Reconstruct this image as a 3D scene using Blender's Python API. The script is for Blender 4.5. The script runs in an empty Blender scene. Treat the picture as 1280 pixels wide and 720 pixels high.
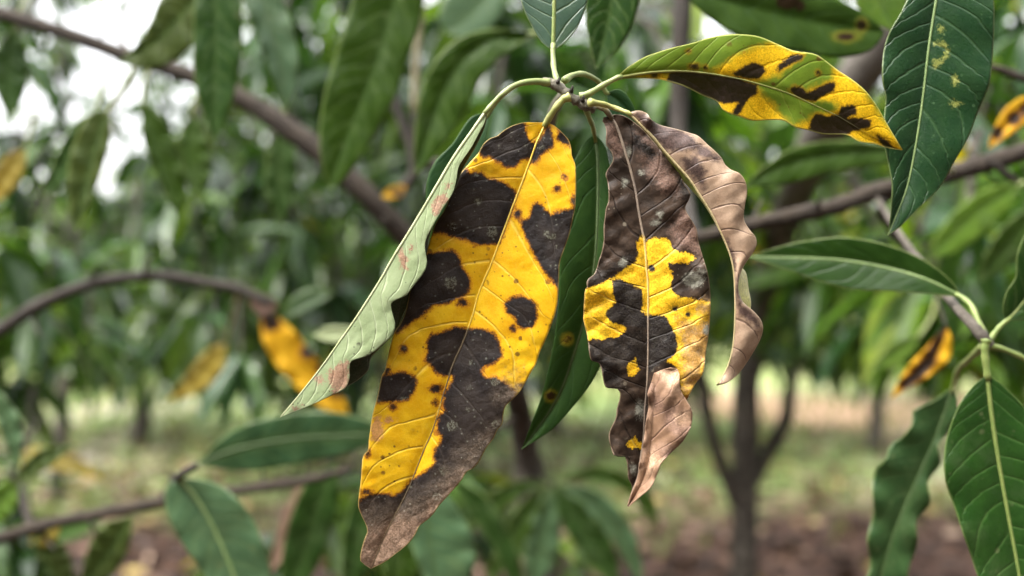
import bpy, math, random
import numpy as np
from mathutils import Vector, Matrix

R = math.radians
rng = np.random.default_rng(11)
random.seed(5)
scene = bpy.context.scene
col = scene.collection

# ------------------------------------------------------------------ camera, sky, sun, exposure
CAM_Z = 1.4
F = 640 / math.tan(R(30))          # focal length in photograph pixels (60 degree lens)
FOCUS = 0.35
cam_d = bpy.data.cameras.new('camera')
cam = bpy.data.objects.new('camera', cam_d); col.objects.link(cam)
cam.location = (0, 0, CAM_Z); cam.rotation_euler = (R(90), 0, 0)
cam_d.sensor_width = 36; cam_d.lens = 18 / math.tan(R(30))
cam_d.clip_start = 0.02; cam_d.clip_end = 500
cam_d.dof.use_dof = True; cam_d.dof.focus_distance = FOCUS; cam_d.dof.aperture_fstop = 4.1
scene.camera = cam

SUN_EL, SUN_AZ = 58, 238           # azimuth clockwise from +Y: high, behind the camera to its left
w = bpy.data.worlds.new('World'); scene.world = w; w.use_nodes = True
nt = w.node_tree; nt.nodes.clear()
sky = nt.nodes.new('ShaderNodeTexSky'); sky.sky_type = 'NISHITA'; sky.sun_disc = False
sky.sun_elevation = R(SUN_EL); sky.sun_rotation = R(SUN_AZ)
sky.dust_density = 5.0; sky.air_density = 1.4; sky.ozone_density = 1.0
hs = nt.nodes.new('ShaderNodeHueSaturation'); hs.inputs['Saturation'].default_value = 0.10
bg = nt.nodes.new('ShaderNodeBackground'); bg.inputs['Strength'].default_value = 0.15
wo = nt.nodes.new('ShaderNodeOutputWorld')
nt.links.new(sky.outputs[0], hs.inputs['Color']); nt.links.new(hs.outputs[0], bg.inputs['Color'])
nt.links.new(bg.outputs[0], wo.inputs['Surface'])

sl = bpy.data.lights.new('sun', 'SUN'); sun = bpy.data.objects.new('sun', sl); col.objects.link(sun)
sl.energy = 0.6; sl.angle = R(12); sl.color = (1.0, 0.95, 0.87)
_sd = Vector((math.sin(R(SUN_AZ)) * math.cos(R(SUN_EL)), math.cos(R(SUN_AZ)) * math.cos(R(SUN_EL)), math.sin(R(SUN_EL))))
sun.rotation_euler = _sd.to_track_quat('Z', 'Y').to_euler(); sun.location = (-3, -4, 8)

scene.view_settings.view_transform = 'Standard'; scene.view_settings.look = 'None'
scene.view_settings.gamma = 1.0; scene.view_settings.use_curve_mapping = False
scene.view_settings.exposure = 2.4
scene.render.engine = 'CYCLES'
scene.cycles.use_denoising = True
scene.cycles.max_bounces = 7; scene.cycles.diffuse_bounces = 3; scene.cycles.glossy_bounces = 2
scene.cycles.transmission_bounces = 4; scene.cycles.transparent_max_bounces = 4
scene.cycles.sample_clamp_indirect = 6.0

# ------------------------------------------------------------------ helpers
def P(px, py, d):
    """point at depth d (metres) that lies on the photograph's line of sight (px, py)"""
    return np.array(((px - 640) / F * d, d, CAM_Z - (py - 360) / F * d))

def tag(o, label=None, cat=None, group=None, kind=None):
    if label: o['label'] = label
    if cat: o['category'] = cat
    if group: o['group'] = group
    if kind: o['kind'] = kind
    return o

def empty(name, loc, label, cat, group=None):
    o = bpy.data.objects.new(name, None); col.objects.link(o)
    o.location = Vector(loc); o.empty_display_size = 0.02
    return tag(o, label, cat, group)

def link(name, me, mat, parent=None):
    o = bpy.data.objects.new(name, me); col.objects.link(o)
    if mat and not me.materials: me.materials.append(mat)
    if parent is not None:
        o.parent = parent
        if parent.type == 'EMPTY':                  # meshes hold world coordinates
            o.matrix_parent_inverse = Matrix.Translation(-parent.location)
    return o

def mesh_np(name, co, faces, smooth=True, attrs=None):
    """co (n,3); faces: list of (m,k) index arrays"""
    me = bpy.data.meshes.new(name)
    co = np.asarray(co, np.float32)
    nl = sum(f.size for f in faces); nf = sum(len(f) for f in faces)
    me.vertices.add(len(co)); me.vertices.foreach_set('co', co.ravel())
    me.loops.add(nl); me.polygons.add(nf)
    me.loops.foreach_set('vertex_index', np.concatenate([f.ravel() for f in faces]).astype(np.int32))
    tot = np.concatenate([np.full(len(f), f.shape[1]) for f in faces]).astype(np.int32)
    st = np.concatenate(([0], np.cumsum(tot)[:-1])).astype(np.int32)
    me.polygons.foreach_set('loop_start', st)
    me.update(calc_edges=True)
    me.polygons.foreach_set('use_smooth', np.full(nf, smooth))
    if attrs:
        for k, v in attrs.items():
            a = me.attributes.new(k, 'FLOAT', 'POINT')
            a.data.foreach_set('value', np.asarray(v, np.float32).ravel())
    me.validate()
    return me

def cat_rom(pts, n=8):
    p = np.asarray(pts, float)
    if len(p) < 3: 
        return np.array([p[0] + (p[-1] - p[0]) * k / n for k in range(n + 1)])
    q = np.vstack((2 * p[0] - p[1], p, 2 * p[-1] - p[-2]))
    out = []
    for i in range(1, len(q) - 2):
        a, b, c, d = q[i - 1], q[i], q[i + 1], q[i + 2]
        for k in range(n):
            t = k / n
            out.append(0.5 * (2 * b + (c - a) * t + (2 * a - 5 * b + 4 * c - d) * t * t + (3 * b - a - 3 * c + d) * t ** 3))
    out.append(p[-1])
    return np.array(out)

def arclen(p):
    s = np.concatenate(([0], np.cumsum(np.linalg.norm(np.diff(p[:, :2], axis=0), axis=1))))
    return s

def sdf(pts, polys):
    """signed distance, positive inside, of the union of polygons"""
    best = np.full(len(pts), -1e3)
    for poly in polys:
        if len(poly) == 3 and not hasattr(poly[0], '__len__'):      # circle (x, y, r)
            d = poly[2] - np.hypot(pts[:, 0] - poly[0], pts[:, 1] - poly[1])
        elif len(poly) == 4 and not hasattr(poly[0], '__len__'):    # ellipse (x, y, rx, ry)
            d = (1 - np.hypot((pts[:, 0] - poly[0]) / poly[2], (pts[:, 1] - poly[1]) / poly[3])) * min(poly[2:])
        else:
            v = np.array(poly, float); m = len(v)
            dist = np.full(len(pts), 1e9); ins = np.zeros(len(pts), bool)
            for i in range(m):
                a, b = v[i], v[(i + 1) % m]; e = b - a; wv = pts - a
                t = np.clip((wv @ e) / max(e @ e, 1e-9), 0, 1)
                dist = np.minimum(dist, np.linalg.norm(wv - t[:, None] * e, axis=1))
                c = ((a[1] > pts[:, 1]) != (b[1] > pts[:, 1]))
                with np.errstate(divide='ignore', invalid='ignore'):
                    xx = (b[0] - a[0]) * (pts[:, 1] - a[1]) / (b[1] - a[1]) + a[0]
                ins ^= c & (pts[:, 0] < xx)
            d = np.where(ins, dist, -dist)
        best = np.maximum(best, d)
    return best

def tube_mesh(name, pts, rad, seg=8, rough=0.0, attrs_fn=None, cap=True, seed=0):
    """swept tube through world points with a radius at each"""
    p = np.asarray(pts, float); n = len(p)
    t = np.gradient(p, axis=0); t /= np.linalg.norm(t, axis=1)[:, None] + 1e-12
    ref = np.array((0.0, 1.0, 0.0)) if abs(t[0] @ np.array((0, 1, 0))) < 0.8 else np.array((1.0, 0, 0))
    rr = np.random.default_rng(seed)
    co = []
    u = np.cross(t[0], ref); u /= np.linalg.norm(u)
    for i in range(n):
        u = u - (u @ t[i]) * t[i]; u /= np.linalg.norm(u); v = np.cross(t[i], u)
        for k in range(seg):
            a = 2 * math.pi * k / seg
            co.append(p[i] + rad[i] * (1 + rough * rr.uniform(-1, 1)) * (math.cos(a) * u + math.sin(a) * v))
    q = []
    for i in range(n - 1):
        for k in range(seg):
            k2 = (k + 1) % seg
            q.append((i * seg + k, i * seg + k2, (i + 1) * seg + k2, (i + 1) * seg + k))
    co.append(p[0] - t[0] * rad[0] * 0.3); co.append(p[-1] + t[-1] * rad[-1] * 0.3)
    tri = []
    for k in range(seg):
        tri.append((n * seg, (k + 1) % seg, k)); tri.append((n * seg + 1, (n - 1) * seg + k, (n - 1) * seg + (k + 1) % seg))
    co = np.array(co)
    return mesh_np(name, co, [np.array(q), np.array(tri)], True, attrs_fn(co) if attrs_fn else None)

def to_px(co):
    d = co[:, 1]
    return np.stack((co[:, 0] / d * F + 640, 360 - (co[:, 2] - CAM_Z) / d * F), 1)

def path3(pts, d, n=6):
    """[(px, py[, dmm])...] -> smooth world polyline"""
    q = np.array([(a[0], a[1], (a[2] if len(a) > 2 else 0.0)) for a in pts], float)
    q = cat_rom(q, n)
    return np.array([P(a[0], a[1], d + a[2] / 1000.0) for a in q])

def twig(parent, name, pts, d, r0, r1, mat, seg=8, rough=0.06, n=6, knots=0.0, seed=0):
    w3 = path3(pts, d, n); m = len(w3)
    rad = np.linspace(r0, r1, m)
    if knots:
        rr = np.random.default_rng(seed + 3)
        k = np.interp(np.arange(m), np.arange(0, m, 2), rr.uniform(0, 1, len(np.arange(0, m, 2))))
        rad = rad * (1 + knots * (k - 0.4))
    return link(name, tube_mesh(name, w3, rad, seg, rough, seed=seed), mat, parent)

# ------------------------------------------------------------------ materials
class G:
    def __init__(self, name):
        self.m = bpy.data.materials.new(name); self.m.use_nodes = True
        self.t = self.m.node_tree; self.t.nodes.clear()
        self.out = self.t.nodes.new('ShaderNodeOutputMaterial')
    def put(self, sock, v):
        if v is None: return
        if hasattr(v, 'is_output'): self.t.links.new(v, sock)
        elif isinstance(v, (tuple, list)) and len(v) == 3 and sock.type == 'RGBA': sock.default_value = (*v, 1)
        else: sock.default_value = v
    def n(self, kind, out=0, props=None, **ins):
        nd = self.t.nodes.new('ShaderNode' + kind)
        for k, v in (props or {}).items(): setattr(nd, k, v)
        for k, v in ins.items(): self.put(nd.inputs[k.replace('_', ' ')], v)
        return nd.outputs[out]
    def mth(self, op, a, b=0.0, c=None):
        nd = self.t.nodes.new('ShaderNodeMath'); nd.operation = op
        self.put(nd.inputs[0], a); self.put(nd.inputs[1], b)
        if c is not None: self.put(nd.inputs[2], c)
        return nd.outputs[0]
    def sstep(self, v, lo, hi, o0=0.0, o1=1.0):
        nd = self.t.nodes.new('ShaderNodeMapRange'); nd.interpolation_type = 'SMOOTHSTEP'
        self.put(nd.inputs[0], v)
        for i, x in enumerate((lo, hi, o0, o1)): self.put(nd.inputs[i + 1], x)
        return nd.outputs[0]
    def mix(self, f, a, b, mode='MIX'):
        nd = self.t.nodes.new('ShaderNodeMix'); nd.data_type = 'RGBA'; nd.blend_type = mode
        self.put(nd.inputs[0], f); self.put(nd.inputs[6], a); self.put(nd.inputs[7], b)
        return nd.outputs[2]
    def noise(self, co, scale, detail=3.0, rough=0.55, dist=0.0, out=0):
        return self.n('TexNoise', out, Vector=co, Scale=scale, Detail=detail, Roughness=rough, Distortion=dist)
    def attr(self, name):
        return self.n('Attribute', 2, {'attribute_name': name})
    def obj_co(self):
        return self.n('TexCoord', 3)
    def bump(self, h, strength, dist, normal=None):
        return self.n('Bump', Strength=strength, Distance=dist, Height=h, Normal=normal)

def leaf_material(name, base, layers=(), vein=None, rim=None, specks=None, spots=None, rough=0.45, spec=0.18,
                  trans=0.12, trans_col=None, bump=0.5, mid=None, mottled=0.35, coat=0.0, tw=1.0, third=None):
    """layers: dict(attr, c1, c2, amp, soft, scale, halo=(colour, px, strength), bumpy, rough)"""
    g = G(name); co = g.obj_co()
    big = g.noise(co, 140, 4); med = g.noise(co, 480, 4); fine = g.noise(co, 1500, 3)
    cxy = g.t.nodes.new('ShaderNodeCombineXYZ'); g.put(cxy.inputs[0], g.attr('ax')); g.put(cxy.inputs[1], g.attr('ay')); c2d = cxy.outputs[0]
    c = g.mix(g.sstep(big, 0.35, 0.65), base[0], base[1])
    c = g.mix(g.mth('MULTIPLY', g.sstep(med, 0.3, 0.7), mottled), c, tuple(x * 0.72 for x in base[0]))
    if third: c = g.mix(g.mth('MULTIPLY', g.sstep(g.noise(co, third[1], 4, 0.6), 0.5, 0.68), third[2]), c, third[0])
    rgh = g.mth('ADD', rough, g.mth('MULTIPLY', g.mth('SUBTRACT', med, 0.5), 0.25))
    sN = g.attr('s'); sp = g.attr('sp'); la = g.attr('la'); hw = g.attr('hw')
    vd = g.mth('MULTIPLY', g.mth('ABSOLUTE', g.mth('SUBTRACT', g.mth('FRACT', sN), 0.5)), sp)      # px from a side vein
    vd = g.mth('ADD', vd, g.mth('MULTIPLY', g.mth('SUBTRACT', med, 0.5), 2.0))
    md = g.mth('MULTIPLY', g.mth('ABSOLUTE', la), hw)                                             # px from the midrib
    vmask = g.sstep(vd, 0.5 * tw, 1.9 * tw, 1.0, 0.0)
    vmask = g.mth('MULTIPLY', vmask, g.sstep(g.mth('ABSOLUTE', la), 0.78, 1.0, 1.0, 0.0))
    if vein:
        c = g.mix(g.mth('MULTIPLY', vmask, vein[1]), c, vein[0])
        ter = g.n('TexVoronoi', 0, {'feature': 'DISTANCE_TO_EDGE'}, Vector=co, Scale=520)
        c = g.mix(g.mth('MULTIPLY', g.sstep(ter, 0.0, 0.09, 1.0, 0.0), vein[1] * 0.22), c, vein[0])
    if specks:
        for mult, thr, rad_ in ((1.0, specks[2], 0.17), (2.1, specks[2] - 0.08, 0.14)):
            v = g.t.nodes.new('ShaderNodeTexVoronoi'); v.voronoi_dimensions = '2D'; v.inputs['Scale'].default_value = specks[1] * mult
            g.put(v.inputs['Vector'], c2d)
            sc_ = g.t.nodes.new('ShaderNodeSeparateColor'); g.put(sc_.inputs[0], v.outputs['Color'])
            r_ = g.mth('MULTIPLY', sc_.outputs[1], rad_)
            dd = g.mth('ADD', v.outputs['Distance'], g.mth('MULTIPLY', g.mth('SUBTRACT', fine, 0.5), 0.14))
            f = g.mth('MULTIPLY', g.sstep(g.mth('SUBTRACT', dd, r_), -0.03, 0.07, 1.0, 0.0), g.mth('GREATER_THAN', sc_.outputs[0], thr))
            f = g.mth('MULTIPLY', f, g.sstep(g.noise(co, 75, 3, 0.6), 0.44, 0.58))
            c = g.mix(g.mth('MULTIPLY', f, 0.9), c, specks[0])
    hsum = None
    allf = None
    for L in layers:
        a = g.attr(L['attr'])
        if L.get('abs'): a = a
        nz = g.noise(co, L.get('scale', 420), 5, 0.65)
        nz2 = g.noise(co, L.get('scale', 420) * 0.3, 3, 0.5)
        dev = g.mth('ADD', g.mth('MULTIPLY', g.mth('SUBTRACT', nz, 0.5), 2 * L.get('amp', 5)), g.mth('MULTIPLY', g.mth('SUBTRACT', nz2, 0.5), L.get('amp', 5)))
        nz3 = g.noise(co, L.get('scale', 420) * 3.2, 4, 0.7)
        dev = g.mth('ADD', dev, g.mth('MULTIPLY', g.mth('SUBTRACT', nz3, 0.5), L.get('fine', L.get('amp', 5) * 1.9)))
        a = g.mth('ADD', a, dev)
        so = L.get('soft', 1.2)
        if L.get('halo'):
            hc, hp, hst = L['halo']
            c = g.mix(g.mth('MULTIPLY', g.sstep(a, -hp, 1.0), hst), c, hc)
        if L.get('halo2'):
            hc, hp, hst = L['halo2']
            c = g.mix(g.mth('MULTIPLY', g.sstep(a, -hp - 1.5, 0.0), hst), c, hc)
        f = g.sstep(a, -so, so)
        if L.get('max'): f = g.mth('MULTIPLY', f, L['max'])
        lc = g.mix(g.sstep(g.noise(co, L.get('cs', 200), 4, 0.6), 0.36, 0.66), L['c1'], L['c2'])
        if L.get('c3'):
            lc = g.mix(g.sstep(g.noise(co, L.get('cs', 200) * 2.7, 5, 0.7), 0.5, 0.72), lc, L['c3'])
        lc = g.mix(g.mth('MULTIPLY', g.sstep(fine, 0.35, 0.75), 0.5), lc, tuple(x * 2.0 + 0.010 for x in L['c2']))
        lc = g.mix(g.mth('MULTIPLY', g.sstep(g.noise(co, 900, 4, 0.7, 0.4), 0.52, 0.66), 0.5), lc, tuple(x * 0.4 for x in L['c1']))
        if L.get('core'): lc = g.mix(g.mth('MULTIPLY', g.sstep(g.mth('ADD', a, g.mth('MULTIPLY', g.mth('SUBTRACT', big, 0.5), 50)), 4, 22), 0.85), lc, L['core'])
        if L.get('vein'): lc = g.mix(g.mth('MULTIPLY', vmask, L['vein'][1]), lc, L['vein'][0])
        if L.get('spots'):
            v = g.t.nodes.new('ShaderNodeTexVoronoi'); v.inputs['Scale'].default_value = L['spots'][1]
            v.voronoi_dimensions = '2D'
            warp = g.mix(0.003, c2d, g.noise(co, 500, 3, out=1), 'ADD')
            g.put(v.inputs['Vector'], warp)
            sc_ = g.t.nodes.new('ShaderNodeSeparateColor'); g.put(sc_.inputs[0], v.outputs['Color'])
            r_ = g.mth('ADD', 0.05, g.mth('MULTIPLY', g.mth('POWER', sc_.outputs[1], 1.5), 0.24))
            dd = g.mth('SUBTRACT', v.outputs['Distance'], r_)
            on = g.mth('GREATER_THAN', sc_.outputs[0], L['spots'][2])
            f1 = g.mth('MULTIPLY', g.sstep(dd, -0.02, 0.05, 1.0, 0.0), on)
            f1 = g.mth('MULTIPLY', f1, g.sstep(g.noise(co, 1100, 4, 0.75), 0.45, 0.55))
            lc = g.mix(g.mth('MULTIPLY', f1, 0.85), lc, L['spots'][0])
            v2 = g.t.nodes.new('ShaderNodeTexVoronoi'); v2.voronoi_dimensions = '2D'; v2.inputs['Scale'].default_value = 400
            g.put(v2.inputs['Vector'], c2d)
            s2 = g.t.nodes.new('ShaderNodeSeparateColor'); g.put(s2.inputs[0], v2.outputs['Color'])
            f2 = g.mth('MULTIPLY', g.sstep(g.mth('ADD', v2.outputs['Distance'], g.mth('MULTIPLY', g.mth('SUBTRACT', fine, 0.5), 0.5)), 0.02, g.mth('ADD', 0.05, g.mth('MULTIPLY', s2.outputs[1], 0.22)), 1.0, 0.0), g.mth('GREATER_THAN', s2.outputs[0], 0.74))
            lc = g.mix(g.mth('MULTIPLY', f2, 0.7), lc, tuple(min(1, x * 1.2) for x in L['spots'][0]))
        c = g.mix(f, c, lc)
        if L.get('rough') is not None:
            rgh = g.mth('ADD', g.mth('MULTIPLY', rgh, g.mth('SUBTRACT', 1.0, f)), g.mth('MULTIPLY', f, g.mth('ADD', L['rough'], g.mth('MULTIPLY', g.mth('SUBTRACT', med, 0.5), 0.4))))
        if L.get('bumpy'):
            hb = g.mth('MULTIPLY', f, g.mth('MULTIPLY', g.mth('SUBTRACT', g.noise(co, 650, 6, 0.7, 0.6), 0.55), L['bumpy']))
            hsum = hb if hsum is None else g.mth('ADD', hsum, hb)
    if mid:
        c = g.mix(g.mth('MULTIPLY', g.sstep(md, mid[1] * 0.5, mid[1] * 1.3, 1.0, 0.0), mid[2]), c, mid[0])
    if rim:
        e = g.attr('edge')
        c = g.mix(g.mth('MULTIPLY', g.sstep(e, 0.6, rim[1], 1.0, 0.0), rim[2] * 0.6), c, rim[0])
    h = g.mth('MULTIPLY', g.sstep(vd, 0.0, 3.0 * tw, 0.0, 1.0), 0.7)
    h = g.mth('ADD', h, g.mth('MULTIPLY', g.noise(co, 900, 4, 0.65), 0.5))
    if hsum is not None: h = g.mth('ADD', h, hsum)
    nrm = g.bump(h, bump, 0.0006)
    b = g.t.nodes.new('ShaderNodeBsdfPrincipled')
    g.put(b.inputs['Base Color'], c); g.put(b.inputs['Roughness'], g.n('Clamp', 0, None, Value=rgh, Min=0.12, Max=1.0))
    b.inputs['Specular IOR Level'].default_value = spec; b.inputs['Coat Weight'].default_value = coat
    b.inputs['Coat Roughness'].default_value = 0.35
    g.put(b.inputs['Normal'], nrm)
    tr = g.t.nodes.new('ShaderNodeBsdfTranslucent')
    g.put(tr.inputs['Color'], g.mix(0.6, c, trans_col) if trans_col else c)
    ms = g.t.nodes.new('ShaderNodeMixShader'); ms.inputs[0].default_value = trans
    g.t.links.new(b.outputs[0], ms.inputs[1]); g.t.links.new(tr.outputs[0], ms.inputs[2])
    g.t.links.new(ms.outputs[0], g.out.inputs['Surface'])
    return g.m

def simple_leaf_material(name, stops, rough=0.4, trans=0.3, use_attr=None, spec=0.5, blotch=None):
    """stops: list of (pos, colour) over the leaf's own random number"""
    g = G(name); co = g.obj_co()
    rnd = g.attr(use_attr) if use_attr else g.n('ObjectInfo', 5)
    rp = g.t.nodes.new('ShaderNodeValToRGB'); el = rp.color_ramp.elements
    while len(el) < len(stops): el.new(0.5)
    for e, (p_, c_) in zip(el, stops): e.position = p_; e.color = (*c_, 1)
    g.put(rp.inputs[0], rnd)
    c = rp.outputs[0]
    nz = g.noise(co, 45, 3)
    c = g.mix(g.mth('MULTIPLY', g.sstep(nz, 0.35, 0.7), 0.4), c, tuple(x * 0.6 for x in stops[0][1]))
    if blotch:
        c = g.mix(g.sstep(g.noise(co, blotch[1], 3), blotch[2], blotch[2] + 0.05), c, blotch[0])
    b = g.t.nodes.new('ShaderNodeBsdfPrincipled')
    g.put(b.inputs['Base Color'], c); b.inputs['Roughness'].default_value = rough
    b.inputs['Specular IOR Level'].default_value = spec
    tr = g.t.nodes.new('ShaderNodeBsdfTranslucent'); g.put(tr.inputs['Color'], g.mix(1.0, c, (1.6, 1.7, 0.7), 'MULTIPLY'))
    ms = g.t.nodes.new('ShaderNodeMixShader'); ms.inputs[0].default_value = trans
    g.t.links.new(b.outputs[0], ms.inputs[1]); g.t.links.new(tr.outputs[0], ms.inputs[2])
    g.t.links.new(ms.outputs[0], g.out.inputs['Surface'])
    return g.m

def stem_material(name, c1, c2, scale=300, rough=0.5, bump=0.3, c3=None, layer=None):
    g = G(name); co = g.obj_co()
    c = g.mix(g.sstep(g.noise(co, scale, 4, 0.6), 0.35, 0.65), c1, c2)
    if c3: c = g.mix(g.sstep(g.noise(co, scale * 3, 4, 0.7), 0.52, 0.7), c, c3)
    if layer:
        f = g.sstep(g.mth('ADD', g.attr(layer[0]), g.mth('MULTIPLY', g.mth('SUBTRACT', g.noise(co, 420, 4), 0.5), 8)), -3, 3)
        c = g.mix(g.mth('MULTIPLY', f, layer[2]), c, layer[1])
    b = g.t.nodes.new('ShaderNodeBsdfPrincipled'); g.put(b.inputs['Base Color'], c)
    b.inputs['Roughness'].default_value = rough
    g.put(b.inputs['Normal'], g.bump(g.noise(co, scale * 2.2, 5, 0.7), bump, 0.35 / scale))
    g.t.links.new(b.outputs[0], g.out.inputs['Surface'])
    return g.m

# ------------------------------------------------------------------ the leaf builder
def edge_param(edge, mid):
    """position along the leaf (0..1) of each edge point: half own length, half nearest midrib point"""
    s = arclen(edge); a = s / s[-1]
    ms = arclen(mid); ms = ms / ms[-1]
    dist = ((edge[:, None, :2] - mid[None, :, :2]) ** 2).sum(2)
    b = ms[dist.argmin(1)]
    p = 0.35 * a + 0.65 * b
    p[0] = 0; p[-1] = 1
    p = np.maximum.accumulate(p); p = p + np.linspace(0, 1e-4, len(p))
    return p / p[-1]

def leaf(parent, L, M, Rr, d, mat, nu=10, nv=70, bulge=(1.0, 1.0), quilt=0.0, nvein=11, vk=(1.1, 0.7), wave=0.0,
         wavef=5, sd=None, thick=0.00035, rib=None, petiole=None, label=None, seed=0, groove=0.3, name='leaf', arc=0.0, crumple=0.0):
    """L, M, Rr: outlines of one edge, the midrib and the other edge from base to tip, (px, py[, depth offset mm])"""
    def full(q, default):
        a = np.array([(x[0], x[1], x[2] if len(x) > 2 else default) for x in q], float)
        return cat_rom(a, 6)
    m = full(M, 0.0); l = full(L, 0.0); r = full(Rr, 0.0)
    tm = arclen(m); length = tm[-1]; tm = tm / length
    tl, tr_ = edge_param(l, m), edge_param(r, m)
    T = np.linspace(0, 1, nv + 1)
    T = T + 0.03 * np.sin(2 * math.pi * T) / (2 * math.pi) * -1
    ip = lambda t, q: np.stack([np.interp(T, t, q[:, k]) for k in range(3)], 1)
    m, l, r = ip(tm, m), ip(tl, l), ip(tr_, r)
    J = np.arange(-nu, nu + 1); A = np.abs(J) / nu
    A = np.where(A > 0, A ** 0.95, 0)
    E = np.where((J < 0)[None, :, None], l[:, None, :], r[:, None, :])
    Q = m[:, None, :] + (E - m[:, None, :]) * A[None, :, None]
    hwid = np.linalg.norm((E - m[:, None, :])[:, :, :2], axis=2)
    mm = d / F * 1000                                   # mm per pixel here
    bl = np.where(J < 0, bulge[0], bulge[1])
    taper = np.sin(math.pi * np.clip(T, 0, 1)) ** 0.6
    dep = Q[:, :, 2] - (bl * 4 * A * (1 - A * 0.5) * 0.5)[None, :] * taper[:, None]
    rr = np.random.default_rng(seed); ph = rr.uniform(0, 6.28, 6)
    side = np.where(J < 0, 0.37, 0.0)
    Tw = T + (0.32 * np.sin(T * 9.1 + ph[2]) + 0.2 * np.sin(T * 23 + ph[3])) / nvein
    Tw2 = T + (0.32 * np.sin(T * 8.3 + ph[4]) + 0.2 * np.sin(T * 21 + ph[5])) / nvein
    S = np.where((J < 0)[None, :], Tw[:, None], Tw2[:, None]) * nvein - (vk[0] * A + vk[1] * A ** 3)[None, :] + side[None, :]
    q = np.abs(np.sin(math.pi * (S - 0.5))) ** 0.7
    dep = dep - 0.45 * quilt * q * (A ** 0.5 * (1 - A ** 4))[None, :] * taper[:, None]
    dep = dep + wave * (A ** 1.5)[None, :] * (np.sin(T * wavef * 6.28 + ph[0])[:, None] * np.where(J < 0, 1, 0.0)[None, :] + np.sin(T * wavef * 5.7 + ph[1])[:, None] * np.where(J >= 0, 1, 0.0)[None, :]) * taper[:, None]
    dep = dep + groove * np.exp(-(A[None, :] * hwid / 5.0) ** 2)
    dep = dep - arc * np.sin(math.pi * T)[:, None]
    if crumple:
        cr = np.zeros_like(dep)
        for q_ in range(9):
            an_, wl = rr.uniform(0, 3.14), rr.uniform(16, 70); k_ = 6.28 / wl
            f_ = np.sin((Q[:, :, 0] * math.cos(an_) + Q[:, :, 1] * math.sin(an_)) * k_ + rr.uniform(0, 6.28) + 1.3 * np.sin(Q[:, :, 1] * 0.05 + q_))
            cr += (1 - 2 * np.abs(f_) if q_ % 2 else f_) * wl / 70
        dep = dep + crumple * 0.45 * cr * (0.25 + A[None, :])
    D = d + dep / 1000.0
    X = (Q[:, :, 0] - 640) / F * D; Z = CAM_Z - (Q[:, :, 1] - 360) / F * D
    co = np.stack((X, D, Z), 2).reshape(-1, 3)
    W = 2 * nu + 1
    i, j = np.meshgrid(np.arange(nv), np.arange(W - 1), indexing='ij')
    a0 = (i * W + j).ravel()
    faces = np.stack((a0, a0 + W, a0 + W + 1, a0 + 1), 1)
    px = Q[:, :, :2].reshape(-1, 2)
    at = {'s': S.ravel(), 'sp': np.full(S.size, length / nvein), 'la': np.broadcast_to((np.sign(J) * A)[None, :], S.shape).ravel(),
          'hw': hwid.ravel(), 'edge': ((1 - A)[None, :] * hwid).ravel(), 'tt': np.broadcast_to(T[:, None], S.shape).ravel(),
          'ax': px[:, 0] * 0.000316, 'ay': px[:, 1] * 0.000316}
    fn = None
    if sd:
        for k, polys in sd.items():
            at[k] = polys(px, at) if callable(polys) else sdf(px, polys)
        def fn(c3):
            p2 = to_px(c3); n_ = len(p2); z = {'la': np.zeros(n_), 'tt': np.zeros(n_)}
            return {k: (v(p2, z) if callable(v) else sdf(p2, v)) for k, v in sd.items()}
    me = mesh_np(name, co, [faces], True, at)
    o = link(name, me, mat, parent)
    if thick:
        md = o.modifiers.new('thickness', 'SOLIDIFY'); md.thickness = thick; md.offset = -1
    if label: o['label'] = label
    mid3 = co.reshape(nv + 1, W, 3)[:, nu, :]
    if rib:
        r0, r1, rm = rib
        step = max(1, nv // 40); pts = mid3[::step].copy()
        rad = np.linspace(r0, r1, len(pts)) * mm / 1000
        pts[:, 1] -= groove * 0.00025 - rad * 0.15
        link('midrib', tube_mesh('midrib', pts, rad, 7, 0.03, fn), rm, o)
    if petiole:
        pp, p0, p1, pm = petiole
        w3 = path3(list(pp), d, 7)
        w3 = np.vstack((w3, mid3[2:3]))
        tq = np.linspace(0, 1, len(w3))
        prad = (p0 + (p1 - p0) * tq) * (0.9 + 0.3 * np.exp(-(tq / 0.13) ** 2) + 0.06 * np.sin(tq * 19 + seed)) * mm / 1000
        link('petiole', tube_mesh('petiole', w3, prad, 12, 0.035, seed=seed), pm, o)
    return o

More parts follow.
